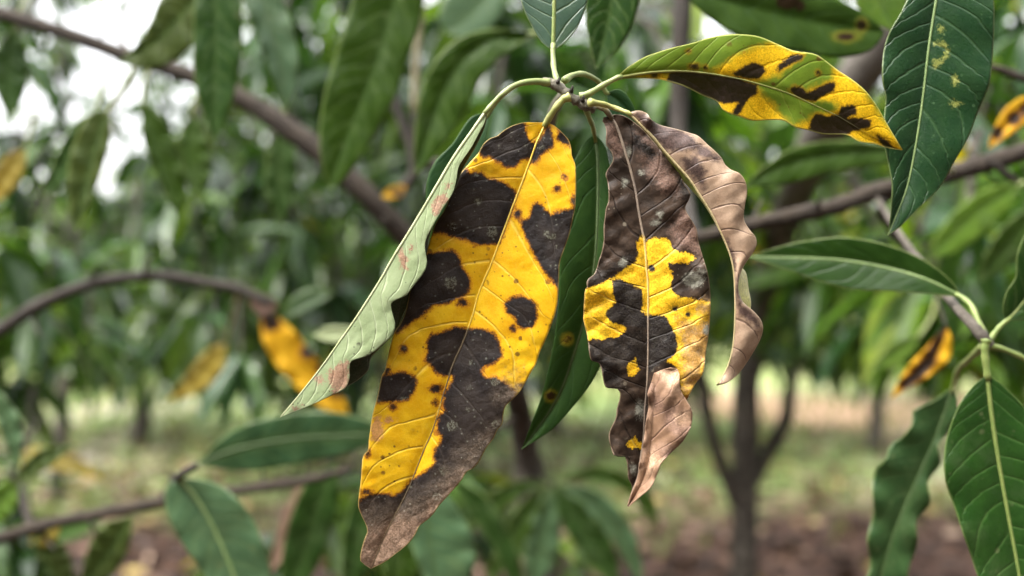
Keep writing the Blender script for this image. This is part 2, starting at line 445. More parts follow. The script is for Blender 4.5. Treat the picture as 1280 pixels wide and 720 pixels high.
# ------------------------------------------------------------------ ground, far to near
def ground_material():
    g = G('orchard_soil_and_grass'); co = g.n('NewGeometry', 0)
    xyz = g.t.nodes.new('ShaderNodeSeparateXYZ'); g.put(xyz.inputs[0], co)
    big = g.noise(co, 0.35, 4, 0.6); med = g.noise(co, 2.2, 5, 0.65); fine = g.noise(co, 14, 5, 0.7)
    grass = g.mix(g.sstep(med, 0.35, 0.65), (0.10, 0.165, 0.04), (0.21, 0.27, 0.09))
    dry = g.mix(g.sstep(fine, 0.35, 0.65), (0.40, 0.355, 0.27), (0.27, 0.235, 0.175))
    soil = g.mix(g.sstep(fine, 0.3, 0.7), (0.085, 0.038, 0.022), (0.030, 0.016, 0.011))
    c = g.mix(g.sstep(g.mth('ADD', med, g.mth('MULTIPLY', g.mth('SUBTRACT', big, 0.5), 1.2)), 0.50, 0.68), grass, dry)
    c = g.mix(g.mth('MULTIPLY', g.sstep(xyz.outputs[1], 11.0, 13.0), 0.8), c, g.mix(g.sstep(med, 0.4, 0.6), (0.22, 0.28, 0.085), (0.36, 0.37, 0.16)))  # far lawn: sunlight painted in as brighter grass
    near = g.mth('ADD', xyz.outputs[1], g.mth('MULTIPLY', g.mth('SUBTRACT', big, 0.5), 3.0))
    near = g.mth('ADD', near, g.mth('MULTIPLY', xyz.outputs[0], -0.08))
    c = g.mix(g.sstep(near, 4.9, 6.1, 1.0, 0.0), c, soil)
    path = g.mth('ABSOLUTE', g.mth('SUBTRACT', g.mth('ADD', xyz.outputs[1], g.mth('MULTIPLY', g.mth('SUBTRACT', big, 0.5), 2.0)), 10.4))
    c = g.mix(g.mth('MULTIPLY', g.sstep(path, 0.7, 1.6, 1.0, 0.0), g.sstep(xyz.outputs[0], 1.0, 2.5)), c, (0.30, 0.185, 0.125))
    b = g.t.nodes.new('ShaderNodeBsdfPrincipled'); g.put(b.inputs['Base Color'], c); b.inputs['Roughness'].default_value = 0.95
    g.put(b.inputs['Normal'], g.bump(fine, 0.6, 0.04)); g.t.links.new(b.outputs[0], g.out.inputs['Surface'])
    return g.m

def gz(x, y):
    return 0.05 * np.sin(x * 0.9 + 1.3) * np.cos(y * 0.7) + 0.03 * np.sin(x * 2.3 + y * 1.7)
def build_ground():
    n = 180
    u = np.linspace(-1, 1, n); gx = np.sign(u) * (np.abs(u) ** 2.6) * 220
    gy = np.sign(u) * (np.abs(u) ** 2.6) * 220 + 8
    X, Y = np.meshgrid(gx, gy, indexing='ij')
    Zz = np.where(np.hypot(X, Y - 8) < 60, gz(X, Y), 0)
    co = np.stack((X, Y, Zz), 2).reshape(-1, 3)
    i, j = np.meshgrid(np.arange(n - 1), np.arange(n - 1), indexing='ij'); a = (i * n + j).ravel()
    o = link('ground', mesh_np('ground', co, [np.stack((a, a + n, a + n + 1, a + 1), 1)]), ground_material())
    tag(o, 'orchard ground of dry grass and reddish soil under the trees', 'ground', kind='structure')
build_ground()

def leaf_cards(base, direc, length, width, droop, seed=0):
    """many small folded drooping leaves: arrays -> verts, tris, quads, random number per vertex"""
    n = len(base); rr = np.random.default_rng(seed)
    up = np.array((0, 0, 1.0))
    sidev = np.cross(direc, up); sl_ = np.linalg.norm(sidev, axis=1)[:, None]; sidev = np.where(sl_ > 1e-4, sidev / np.maximum(sl_, 1e-4), np.array((1.0, 0, 0)))
    roll = rr.uniform(-0.9, 0.9, n)[:, None]
    nrm = np.cross(sidev, direc)
    sv = sidev * np.cos(roll) + nrm * np.sin(roll); nn = np.cross(sv, direc)
    rows = [(0.0, 0.0), (0.32, 1.0), (0.68, 0.85), (1.0, 0.0)]
    V = []
    for t, wv in rows:
        c = base + direc * (length * t)[:, None] - up * (droop * length * t * t)[:, None]
        if wv == 0: V.append(c)
        else:
            hwd = (width * wv * 0.5)[:, None]
            V += [c - sv * hwd + nn * hwd * 0.35, c, c + sv * hwd + nn * hwd * 0.35]
    V = np.stack(V, 1)                      # n, 8, 3
    o8 = (np.arange(n) * 8)[:, None]
    tri = np.array([(0, 1, 2), (0, 2, 3), (7, 5, 4), (7, 6, 5)]); quad = np.array([(1, 4, 5, 2), (2, 5, 6, 3)])
    T_ = (o8[:, :, None] + tri[None]).reshape(-1, 3); Qd = (o8[:, :, None] + quad[None]).reshape(-1, 4)
    return V.reshape(-1, 3), T_, Qd, np.repeat(rr.uniform(0, 1, n), 8)

def whorls(centres, rr, k=(7, 12), ln=(0.13, 0.23)):
    """leaf whorls at twig ends"""
    B, Dn, Ln = [], [], []
    for c in centres:
        m = rr.integers(*k); a0 = rr.uniform(0, 6.28)
        for q in range(m):
            az = a0 + q * 2.4 + rr.uniform(-0.3, 0.3); el = rr.uniform(-1.15, 0.3)
            Dn.append((math.cos(az) * math.cos(el), math.sin(az) * math.cos(el), math.sin(el)))
            B.append(np.asarray(c) + rr.uniform(-0.02, 0.02, 3)); Ln.append(rr.uniform(*ln))
    return np.array(B), np.array(Dn), np.array(Ln)

bark_far = stem_material('bark_grey_brown', (0.032, 0.025, 0.018), (0.06, 0.048, 0.036), 25, 0.85, 0.9, (0.14, 0.125, 0.10))
bark_far.name = 'bark_grey_brown'
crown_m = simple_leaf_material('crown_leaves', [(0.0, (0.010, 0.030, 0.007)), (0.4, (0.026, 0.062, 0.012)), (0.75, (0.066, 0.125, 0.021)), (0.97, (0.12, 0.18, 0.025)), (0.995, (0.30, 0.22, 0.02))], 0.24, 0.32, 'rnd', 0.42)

def tree(label, x, y, crown, n_whorl, trunk_r=0.07, height=None, lean=(0, 0), seed=0, group=None, limbs=5, ln=(0.14, 0.24), floor=0.35, leaf_m=None):
    """crown: (cx, cy, cz, rx, ry, rz)"""
    rr = np.random.default_rng(seed)
    t = empty('mango_tree', (x, y, 0), label, 'tree', group)
    cx, cy, cz, rx, ry, rz = crown
    top = np.array((cx, cy, cz - rz * 0.3)); b0 = np.array((x, y, -0.05)); mid = (b0 + top) / 2 + np.array((lean[0], lean[1], 0))
    q = cat_rom([b0, b0 + (mid - b0) * 0.5 + rr.normal(0, .02, 3), mid, top], 5)
    link('trunk', tube_mesh('trunk', q, np.linspace(trunk_r, trunk_r * 0.6, len(q)), 12, 0.08, seed=seed), bark_far, t)
    for k in range(limbs):
        a = k * 2.4 + rr.uniform(-.4, .4); e = np.array((cx + math.cos(a) * rx * 0.7, cy + math.sin(a) * ry * 0.7, cz + rr.uniform(-0.2, 0.6) * rz))
        s0 = q[int(len(q) * rr.uniform(0.45, 0.9))]
        qq = cat_rom([s0, (s0 + e) / 2 + np.array((0, 0, 0.12)) + rr.normal(0, .05, 3), e], 5)
        link('limb', tube_mesh('limb', qq, np.linspace(trunk_r * 0.5, trunk_r * 0.15, len(qq)), 8, 0.08, seed=k), bark_far, t)
    u = rr.normal(0, 1, (n_whorl, 3)); u /= np.linalg.norm(u, axis=1)[:, None]
    rad = rr.uniform(0.25, 1, n_whorl) ** 0.45
    lump = 1 + 0.22 * np.sin(u[:, 0] * 5 + seed) * np.cos(u[:, 2] * 4 + seed * 2)
    c = np.array((cx, cy, cz)) + u * (rad * lump)[:, None] * np.array((rx, ry, rz))
    c = c[c[:, 2] > floor]
    B, Dn, Ln = whorls(c, rr, ln=ln)
    v, T_, Qd, rn = leaf_cards(B, Dn, Ln, Ln * rr.uniform(0.22, 0.32, len(Ln)), rr.uniform(0.1, 0.5, len(Ln)), seed)
    o = link('crown', mesh_np('crown', v, [T_, Qd], False, {'rnd': rn}), leaf_m or crown_m, t)
    o['kind'] = 'stuff'
    return t

far_m = simple_leaf_material('crown_leaves_far_sunlit', [(0.0, (0.03, 0.075, 0.014)), (0.4, (0.065, 0.13, 0.022)), (0.8, (0.12, 0.20, 0.03)), (1.0, (0.19, 0.25, 0.04))], 0.3, 0.42, 'rnd', 0.4)  # sunlight on the distant crowns put into a lighter leaf colour
# orchard trees, the far row first
FAR = 'orchard trees in the far row'
far_label = 'distant orchard mango tree in the row beyond the grass'
for k, (x, y, h_, rx) in enumerate([(-15, 24, 1.9, 3.4), (-9.5, 21, 1.75, 2.8), (-4, 23, 1.8, 3.0), (1.5, 22, 2.1, 3.2), (7, 23, 2.2, 3.4), (13, 22, 2.3, 3.6), (4, 30, 2.4, 4.5), (10, 31, 2.5, 4.5), (-20, 31, 2.2, 4.5)]):
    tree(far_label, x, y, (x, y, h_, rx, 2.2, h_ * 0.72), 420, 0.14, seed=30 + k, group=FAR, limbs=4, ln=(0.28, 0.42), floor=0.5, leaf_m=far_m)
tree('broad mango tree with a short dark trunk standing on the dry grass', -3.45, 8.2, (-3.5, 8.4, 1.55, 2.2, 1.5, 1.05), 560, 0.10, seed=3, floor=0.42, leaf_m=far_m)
tree('low leafy mango tree behind the pale folded leaf', -1.25, 6.2, (-1.25, 6.2, 1.85, 1.35, 1.1, 1.35), 480, 0.06, seed=4, floor=0.62)
tree('dense mango tree between the yellow leaf and the brown leaf', 0.4, 8.0, (0.4, 8.0, 1.9, 1.9, 1.3, 1.45), 640, 0.08, seed=5, floor=0.32)
tree('tall mango tree beyond the reddish path', 3.1, 7.6, (3.2, 7.6, 2.45, 2.2, 1.4, 1.75), 460, 0.07, seed=6, floor=0.66)
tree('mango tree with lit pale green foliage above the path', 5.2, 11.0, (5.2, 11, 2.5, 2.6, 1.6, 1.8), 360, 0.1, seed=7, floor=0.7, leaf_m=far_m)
tree('thin crowned mango tree with bright sky showing through its leaves', -2.9, 5.6, (-2.7, 5.6, 2.75, 1.6, 1.1, 1.0), 110, 0.05, seed=12, floor=1.5, ln=(0.10, 0.16))
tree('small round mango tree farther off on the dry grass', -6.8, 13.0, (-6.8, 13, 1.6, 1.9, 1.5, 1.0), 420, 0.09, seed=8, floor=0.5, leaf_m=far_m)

for k, (x, y, z_, rx) in enumerate([(-2.3, -2.4, 2.5, 1.9), (0.2, -3.9, 2.6, 2.0), (2.4, -2.3, 2.5, 1.9), (4.3, 0.4, 2.5, 1.9), (-4.2, 0.8, 2.3, 1.7)]):  # unseen trees around the camera, added to cut light and darken reflections
    tree('unseen orchard mango tree added around the camera to shade the hanging leaves', x, y, (x, y, z_, rx, 1.7, 1.75), 520, 0.1, seed=60 + k, group='unseen orchard trees added for shade', limbs=4, ln=(0.2, 0.32), floor=0.6)

# grass blades and leaf litter
def build_grass():
    rr = np.random.default_rng(9); n = 26000
    y = rr.uniform(4.8, 17, n); x = rr.uniform(-0.62, 0.62, n) * y
    keep = np.sin(x * 1.7 + 2) * np.cos(y * 1.3) + rr.uniform(-1, 1, n) > -0.35
    x, y = x[keep], y[keep]; n = len(x)
    b = np.stack((x, y, gz(x, y) - 0.01), 1); a = rr.uniform(0, 6.28, n); h = rr.uniform(0.04, 0.16, n)
    sv = np.stack((np.cos(a), np.sin(a), 0 * a), 1) * (h * 0.06 + 0.002)[:, None]
    ln_ = rr.normal(0, 0.35, (n, 2)) * h[:, None]
    tip = b + np.stack((ln_[:, 0], ln_[:, 1], h), 1); m_ = b + np.stack((ln_[:, 0] * 0.3, ln_[:, 1] * 0.3, h * 0.6), 1)
    V = np.stack((b - sv, b + sv, m_ + sv * .7, m_ - sv * .7, tip), 1).reshape(-1, 3)
    o5 = (np.arange(n) * 5)[:, None]
    o = link('grass', mesh_np('grass', V, [o5 + np.array((0, 1, 2, 3)), o5 + np.array((3, 2, 4))], False, {'rnd': np.repeat(rr.uniform(0, 1, n), 5)}),
             simple_leaf_material('grass_blades', [(0.0, (0.08, 0.12, 0.03)), (0.5, (0.15, 0.19, 0.06)), (0.8, (0.30, 0.27, 0.14)), (1.0, (0.36, 0.30, 0.18))], 0.6, 0.3, 'rnd', 0.3))
    tag(o, 'short green and straw coloured grass between the orchard trees', 'grass', kind='stuff')
    n = 5200
    y = 3.4 + rr.uniform(0, 1, n) ** 1.8 * 5.5; x = rr.uniform(-0.65, 0.65, n) * y
    b = np.stack((x, y, gz(x, y) + rr.uniform(0.004, 0.05, n)), 1); a = rr.uniform(0, 6.28, n)
    dr = np.stack((np.cos(a), np.sin(a), rr.uniform(-0.15, 0.3, n)), 1); L_ = rr.uniform(0.08, 0.2, n)
    v, T_, Qd, rn = leaf_cards(b, dr, L_, L_ * 0.3, np.full(n, 0.05), 77)
    o = link('leaf_litter', mesh_np('leaf_litter', v, [T_, Qd], False, {'rnd': rn}),
             simple_leaf_material('fallen_leaves', [(0.0, (0.025, 0.015, 0.011)), (0.5, (0.07, 0.036, 0.024)), (0.85, (0.16, 0.085, 0.055)), (0.96, (0.40, 0.28, 0.20)), (1.0, (0.4, 0.3, 0.06))], 0.65, 0.1, 'rnd', 0.35))
    tag(o, 'dry brown fallen leaves scattered over the soil', 'leaf litter', kind='stuff')
build_grass()

# ------------------------------------------------------------------ nearer foliage: every leaf an object
def blade_mesh(v):
    rr = np.random.default_rng(100 + v)
    rows, colsn = 13, 3
    droop = rr.uniform(0.05, 0.4); fold = rr.uniform(0.15, 0.5); wid = rr.uniform(0.12, 0.16); wv = rr.uniform(0.01, 0.03); tw = rr.uniform(-0.5, 0.5)
    co = []
    for i in range(rows):
        t = i / (rows - 1); wd = wid * (math.sin(math.pi * min(1, t * 0.93 + 0.04)) ** 0.75) * (1 - 0.25 * t)
        if i == 0: wd = 0.006
        if i == rows - 1: wd = 0.003
        for j in range(-colsn, colsn + 1):
            a = j / colsn; y_ = a * wd; z_ = abs(a) * wd * fold + wv * math.sin(t * 17 + j) * abs(a)
            an = tw * t; y2, z2 = y_ * math.cos(an) - z_ * math.sin(an), y_ * math.sin(an) + z_ * math.cos(an)
            co.append((t * (1 - droop * 0.25 * t), y2, z2 - droop * t * t))
    Wn = 2 * colsn + 1
    i, j = np.meshgrid(np.arange(rows - 1), np.arange(Wn - 1), indexing='ij'); a = (i * Wn + j).ravel()
    return mesh_np('leaf', co, [np.stack((a, a + Wn, a + Wn + 1, a + 1), 1)])

mid_green = simple_leaf_material('mid_leaf_green', [(0.0, (0.018, 0.052, 0.014)), (0.4, (0.032, 0.080, 0.020)), (0.75, (0.055, 0.115, 0.022)), (1.0, (0.11, 0.18, 0.028))], 0.25, 0.30, None, 0.4)
mid_yellow = simple_leaf_material('mid_leaf_yellow', [(0.0, (0.62, 0.33, 0.015)), (1.0, (0.55, 0.36, 0.03))], 0.45, 0.3, None, 0.5, ((0.03, 0.017, 0.012), 28, 0.56))
BLADES = [blade_mesh(v) for v in range(6)]
for b_ in BLADES: b_.materials.append(mid_green)
YBLADE = blade_mesh(9); YBLADE.materials.append(mid_yellow)

def place_leaf(parent, base, direc, length, rr, me=None):
    x = Vector(direc).normalized(); up = Vector((0, 0, 1)) + Vector(rr.normal(0, 0.35, 3))
    y = up.cross(x).normalized(); z = x.cross(y)
    m = Matrix((x, y, z)).transposed().to_4x4(); m = Matrix.Translation(Vector(base)) @ m @ Matrix.Diagonal((length, length * rr.uniform(0.8, 1.15), length, 1))
    o = bpy.data.objects.new('leaf', me or BLADES[rr.integers(0, 6)]); col.objects.link(o)
    o.parent = parent; o.matrix_parent_inverse = Matrix.Translation(-parent.location); o.matrix_basis = m
    return o

def whorl(parent, c, rr, k=9, ln=(0.13, 0.2), el=(-1.2, 0.25), twig_to=None, yellow=0.0, tm=None):
    a0 = rr.uniform(0, 6.28); c = np.asarray(c, float)
    for q in range(k):
        az = a0 + q * 2.4 + rr.uniform(-.3, .3); e = rr.uniform(*el)
        dv = np.array((math.cos(az) * math.cos(e), math.sin(az) * math.cos(e), math.sin(e)))
        place_leaf(parent, c + dv * 0.008, dv, rr.uniform(*ln), rr, YBLADE if rr.uniform() < yellow else None)
    if twig_to is not None:
        e = np.asarray(twig_to, float)
        q = cat_rom([e, (e + c) / 2 + np.array((0, 0, 0.03)), c, c + np.array((0, 0, 0.01))], 4)
        link('twig', tube_mesh('twig', q, np.linspace(0.006, 0.0035, len(q)), 6, 0.05), tm or bark_far, parent)

bark_m = stem_material('bark_branch', (0.022, 0.014, 0.008), (0.040, 0.027, 0.016), 90, 0.85, 0.9, (0.085, 0.062, 0.042))
bark_s = stem_material('bark_grey_twig', (0.075, 0.06, 0.045), (0.12, 0.10, 0.078), 200, 0.75, 0.9, (0.05, 0.038, 0.028))
bark_d = stem_material('bark_branch_dark', (0.018, 0.012, 0.007), (0.032, 0.022, 0.014), 90, 0.75, 0.7)

# the mango tree with the forked trunk standing in the litter
t1 = empty('mango_tree', P(925, 1140, 2.0), 'grey forked mango trunk rising from the leaf litter behind the dry curled leaf', 'tree')
def px_tube(parent, name, pts, d, r0, r1, mat, seed=0, seg=12, knots=0.15):
    return twig(parent, name, pts, d, r0, r1, mat, seg, 0.07, 6, knots, seed)
px_tube(t1, 'trunk', [(915, 1150), (925, 900), (930, 700), (931, 580), (934, 480), (942, 410)], 2.0, 0.031, 0.028, bark_far, 1, 14)
px_tube(t1, 'limb', [(941, 420, 0), (955, 360, -80), (980, 280, -300), (1018, 190, -600), (1060, 115, -780), (1110, 40, -850), (1170, -60, -900)], 2.0, 0.028, 0.030, stem_material('bark_pale_grey', (0.10, 0.085, 0.07), (0.16, 0.14, 0.118), 40, 0.8, 0.8, (0.055, 0.045, 0.036)), 31, 12)
px_tube(t1, 'limb', [(928, 640, 0), (905, 590, -30), (888, 535, -60), (876, 470, -90), (862, 400, -110), (850, 330, -120), (838, 240, -100)], 2.0, 0.018, 0.010, bark_far, 2)
px_tube(t1, 'limb', [(934, 610, 0), (958, 570, 40), (982, 525, 60), (990, 480, 100), (1010, 420, 150), (1060, 330, 200), (1120, 240, 260)], 2.0, 0.019, 0.010, bark_far, 3)
px_tube(t1, 'limb', [(985, 270, 0), (940, 180, 100), (880, 90, 180), (800, 10, 250)], 2.0, 0.022, 0.012, bark_far, 4)
rr = np.random.default_rng(21)
for k in range(24):
    px_, py_, dd = rr.uniform(690, 1330), rr.uniform(-60, 380), rr.uniform(1.5, 2.9)
    c = P(px_, py_, dd)
    whorl(t1, c, rr, int(rr.integers(8, 12)), (0.12, 0.2), twig_to=c + np.array((-0.05, 0.12, 0.14)) * rr.uniform(0.6, 1.4), yellow=0.01)
u = rr.normal(0, 1, (210, 3)); u /= np.linalg.norm(u, axis=1)[:, None]
cc = np.array((1.3, 3.7, 2.65)) + u * (rr.uniform(0.2, 1, 210) ** 0.4)[:, None] * np.array((2.2, 0.9, 1.55))
cc = cc[cc[:, 2] > 1.22]
B, Dn, Ln = whorls(cc, rr, ln=(0.13, 0.21))
v, T_, Qd, rn = leaf_cards(B, Dn, Ln, Ln * 0.27, rr.uniform(0.1, 0.5, len(Ln)), 5)
o = link('crown', mesh_np('crown', v, [T_, Qd], False, {'rnd': rn}), crown_m, t1); o['kind'] = 'stuff'

# the long slanting branch and pale stem behind the yellow leaf
b1 = empty('mango_branch', P(668, 800, 1.25), 'long grey brown branch slanting down behind the large green hanging leaf', 'branch')
px_tube(b1, 'branch', [(-120, -25, 0), (-30, 8, 0), (80, 41, 0), (165, 72, 0), (225, 90, 0), (300, 122, 0), (352, 155, 0), (402, 192, 0), (455, 240, 0), (510, 300, 20), (570, 370, 50), (625, 440, 100), (652, 520, 260)], 0.88, 0.0064, 0.0142, bark_m, 5, 12)
px_tube(b1, 'stem', [(640, 470, -130), (655, 545, 0), (664, 620, 40), (676, 700, 60), (690, 850, 60), (700, 1250, 60), (702, 1620, 60)], 1.2, 0.016, 0.024, bark_far, 6, 12)
px_tube(b1, 'twig', [(300, 122, 0), (285, 60, 60), (300, 0, 120), (330, -60, 160)], 0.88, 0.003, 0.002, bark_m, 7, 8)
px_tube(b1, 'twig', [(165, 72, 0), (150, 40, 80), (165, -10, 160), (200, -60, 200)], 0.88, 0.003, 0.002, bark_m, 8, 8)
for (px_, py_, dd, k) in [(20, 60, 1.6, 6), (235, 175, 2.3, 6), (350, 40, 1.9, 8), (10, 215, 1.7, 7), (310, 235, 2.4, 8), (420, 20, 2.4, 8), (120, 235, 2.6, 7), (215, 0, 2.4, 5)]:
    c = P(px_, py_, dd); whorl(b1, c, rr, k, (0.11, 0.18), (-1.4, -0.1), twig_to=c + np.array((0.03, 0.05, 0.12)), yellow=0.0)

b2 = empty('mango_branch', P(-60, 470, 0.85), 'curved dark branch arching over the dry grass towards the orange yellow leaf', 'branch')
px_tube(b2, 'branch', [(-130, 500), (-60, 455), (0, 413), (60, 376), (130, 351), (200, 345), (245, 351), (300, 362), (338, 380)], 0.86, 0.0072, 0.0042, bark_d, 9, 12)
for (px_, py_, dd, k) in [(60, 310, 1.6, 9), (170, 300, 1.9, 9), (110, 420, 1.8, 8), (250, 390, 2.0, 9), (345, 330, 2.3, 9), (420, 360, 2.2, 9), (20, 360, 2.1, 9), (300, 440, 1.7, 7), (440, 450, 2.2, 8), (370, 250, 2.4, 9), (210, 420, 2.6, 8)]:
    c = P(px_, py_, dd); whorl(b2, c, rr, k, (0.11, 0.18), (-1.3, 0.1), twig_to=c + np.array((-0.02, 0.06, 0.13)))

def foliage(parent, vols, mat, seed, ln=(0.11, 0.18), name='foliage'):
    rr = np.random.default_rng(seed); C = []
    for (x0, x1, y0, y1, d0, d1, n) in vols:
        for _ in range(n): C.append(P(rr.uniform(x0, x1), rr.uniform(y0, y1), rr.uniform(d0, d1)))
    B, Dn, Ln = whorls(C, rr, (8, 13), ln)
    v, T_, Qd, rn = leaf_cards(B, Dn, Ln, Ln * rr.uniform(0.22, 0.33, len(Ln)), rr.uniform(0.1, 0.6, len(Ln)), seed)
    o = link(name, mesh_np(name, v, [T_, Qd], False, {'rnd': rn}), mat, parent); o['kind'] = 'stuff'
    tv, tf = [], []
    for c in C:                                   # the twig each whorl grows on
        e = c + np.array((rr.uniform(-.12, .12), rr.uniform(0, .15), rr.uniform(.12, .3)))
        k0 = len(tv)
        for q, r_ in ((c, 0.002), (e, 0.005)):
            for a in (0, 2.1, 4.2): tv.append(q + np.array((math.cos(a) * r_, math.sin(a) * r_, 0)))
        for a in range(3): tf.append((k0 + a, k0 + (a + 1) % 3, k0 + 3 + (a + 1) % 3, k0 + 3 + a))
    o = link('twigs', mesh_np('twigs', np.array(tv), [np.array(tf)], False), bark_d, parent); o['kind'] = 'stuff'
lit_m = simple_leaf_material('leaves_backlit_green', [(0.0, (0.015, 0.04, 0.007)), (0.35, (0.05, 0.11, 0.015)), (0.8, (0.12, 0.21, 0.022)), (0.98, (0.20, 0.26, 0.03)), (1.0, (0.5, 0.3, 0.02))], 0.3, 0.5, 'rnd', 0.25)  # lighter copy: sky backlight put into the leaf colour
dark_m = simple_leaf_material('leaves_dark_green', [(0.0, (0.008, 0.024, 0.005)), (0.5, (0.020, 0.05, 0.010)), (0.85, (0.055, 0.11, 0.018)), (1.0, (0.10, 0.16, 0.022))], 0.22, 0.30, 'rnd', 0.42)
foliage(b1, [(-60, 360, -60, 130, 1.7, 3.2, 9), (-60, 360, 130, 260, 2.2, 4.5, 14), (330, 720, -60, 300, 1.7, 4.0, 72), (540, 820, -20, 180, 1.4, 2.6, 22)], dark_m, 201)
foliage(b2, [(-60, 480, 240, 450, 2.0, 5.0, 95), (-60, 120, 300, 480, 1.4, 2.2, 8), (300, 720, 590, 740, 1.5, 2.6, 26), (-60, 60, 560, 720, 1.2, 2.0, 6)], crown_m, 202)

b3 = empty('mango_branch', P(-60, 700, 0.78), 'thin brown branch rising gently above the leaf litter beside the bluish green leaf', 'branch')
px_tube(b3, 'branch', [(-110, 720), (-50, 695), (0, 673), (60, 655), (130, 641), (200, 628), (260, 617), (320, 610), (385, 600), (440, 585)], 0.78, 0.0062, 0.0035, bark_m, 10, 10)
px_tube(b3, 'twig', [(196, 629), (206, 618), (213, 604), (215, 590)], 0.78, 0.003, 0.0015, bark_d, 11, 8)

b4 = empty('mango_branch', P(1290, 188, 0.66), 'brown branch running behind the dark green leaf to the curled dry leaf', 'branch')
px_tube(b4, 'branch', [(1420, 165, -20), (1340, 178, -10), (1290, 187), (1250, 199), (1200, 213), (1150, 228), (1105, 236), (1050, 256), (1000, 268), (960, 276), (915, 287), (870, 297), (835, 300, 40), (800, 310, 120)], 0.66, 0.0070, 0.0048, bark_m, 12, 12, 0.25)
px_tube(b4, 'branch_stub', [(1240, 203), (1252, 213), (1262, 221), (1271, 226)], 0.655, 0.0032, 0.0024, bark_d, 13, 8)
px_tube(b4, 'limb', [(865, 298, 0), (854, 240, 60), (848, 160, 90), (850, 80, 90), (853, 0, 90), (862, -90, 100)], 0.68, 0.0072, 0.0085, bark_d, 14, 10)
px_tube(b4, 'twig', [(1120, 237, 0), (1100, 262, 20), (1112, 285, 40), (1130, 310, 70), (1150, 350, 120)], 0.66, 0.003, 0.002, bark_d, 15, 8)
px_tube(b4, 'twig', [(1330, 115, -60), (1280, 98, -60), (1255, 89, -60), (1235, 82, -60), (1205, 70, -40)], 0.66, 0.0036, 0.002, bark_m, 16, 8)
for (px_, py_, dd, k) in [(1210, 270, 1.0, 7), (1285, 330, 1.15, 7), (1180, 130, 1.3, 7), (1290, 30, 1.1, 7), (1010, 130, 1.5, 7), (1090, 400, 1.5, 8), (1000, 400, 1.9, 8), (1150, 330, 1.6, 8), (760, 60, 1.4, 7), (620, 120, 1.3, 7), (560, 300, 1.6, 8), (700, 330, 1.7, 8), (880, 240, 1.6, 8)]:
    c = P(px_, py_, dd); whorl(b4, c, rr, k, (0.10, 0.17), (-1.2, 0.2), twig_to=c + np.array((0.03, 0.03, 0.1)), yellow=0.0)

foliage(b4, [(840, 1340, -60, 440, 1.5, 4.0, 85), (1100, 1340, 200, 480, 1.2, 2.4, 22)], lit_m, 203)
foliage(t1, [(560, 900, 120, 470, 2.0, 4.5, 80), (820, 1330, 330, 450, 2.4, 4.0, 40)], crown_m, 204)

# ------------------------------------------------------------------ materials of the traced leaves
GV = (0.17, 0.24, 0.075)
def green(name, c1, c2, **k):
    kw = dict(vein=(GV, 0.28), rim=((0.30, 0.36, 0.12), 2.0, 0.6), rough=0.32, spec=0.25, trans=0.22, trans_col=(0.25, 0.42, 0.05), bump=0.5, mid=((0.07, 0.12, 0.035), 3, 0.5), third=((0.075, 0.115, 0.045), 38, 0.4), specks=((0.10, 0.13, 0.05), 170, 0.8)); kw.update(k)
    return leaf_material(name, (c1, c2), **kw)
g_dark = green('leaf_deep_green', (0.015, 0.045, 0.008), (0.026, 0.064, 0.010), spec=0.18)
g_mid = green('leaf_mid_green', (0.020, 0.046, 0.004), (0.031, 0.064, 0.006), spec=0.12)
g_olive = green('leaf_olive', (0.034, 0.050, 0.010), (0.055, 0.072, 0.014), spec=0.15)
g_blue = green('leaf_bluish_sky_sheen', (0.055, 0.115, 0.050), (0.080, 0.150, 0.068), rough=0.42, spec=0.5)  # lightened so the sky's reflection sits in the bluish leaf colour
g_lit = green('leaf_backlit_green', (0.10, 0.19, 0.022), (0.15, 0.24, 0.03), trans=0.42)  # brightness of backlit leaves painted in as a lighter green
stem_green = stem_material('petiole_green', (0.20, 0.25, 0.075), (0.29, 0.32, 0.12), 220, 0.42, 0.25)
stem_yellow = stem_material('petiole_yellow_green', (0.32, 0.34, 0.09), (0.42, 0.40, 0.13), 220, 0.42, 0.25)
stem_brown = stem_material('petiole_dull_brown', (0.22, 0.19, 0.09), (0.16, 0.13, 0.085), 240, 0.55, 0.35)
twig_m = stem_material('twig_bark', (0.12, 0.105, 0.075), (0.20, 0.18, 0.125), 260, 0.7, 0.9, (0.06, 0.042, 0.036))

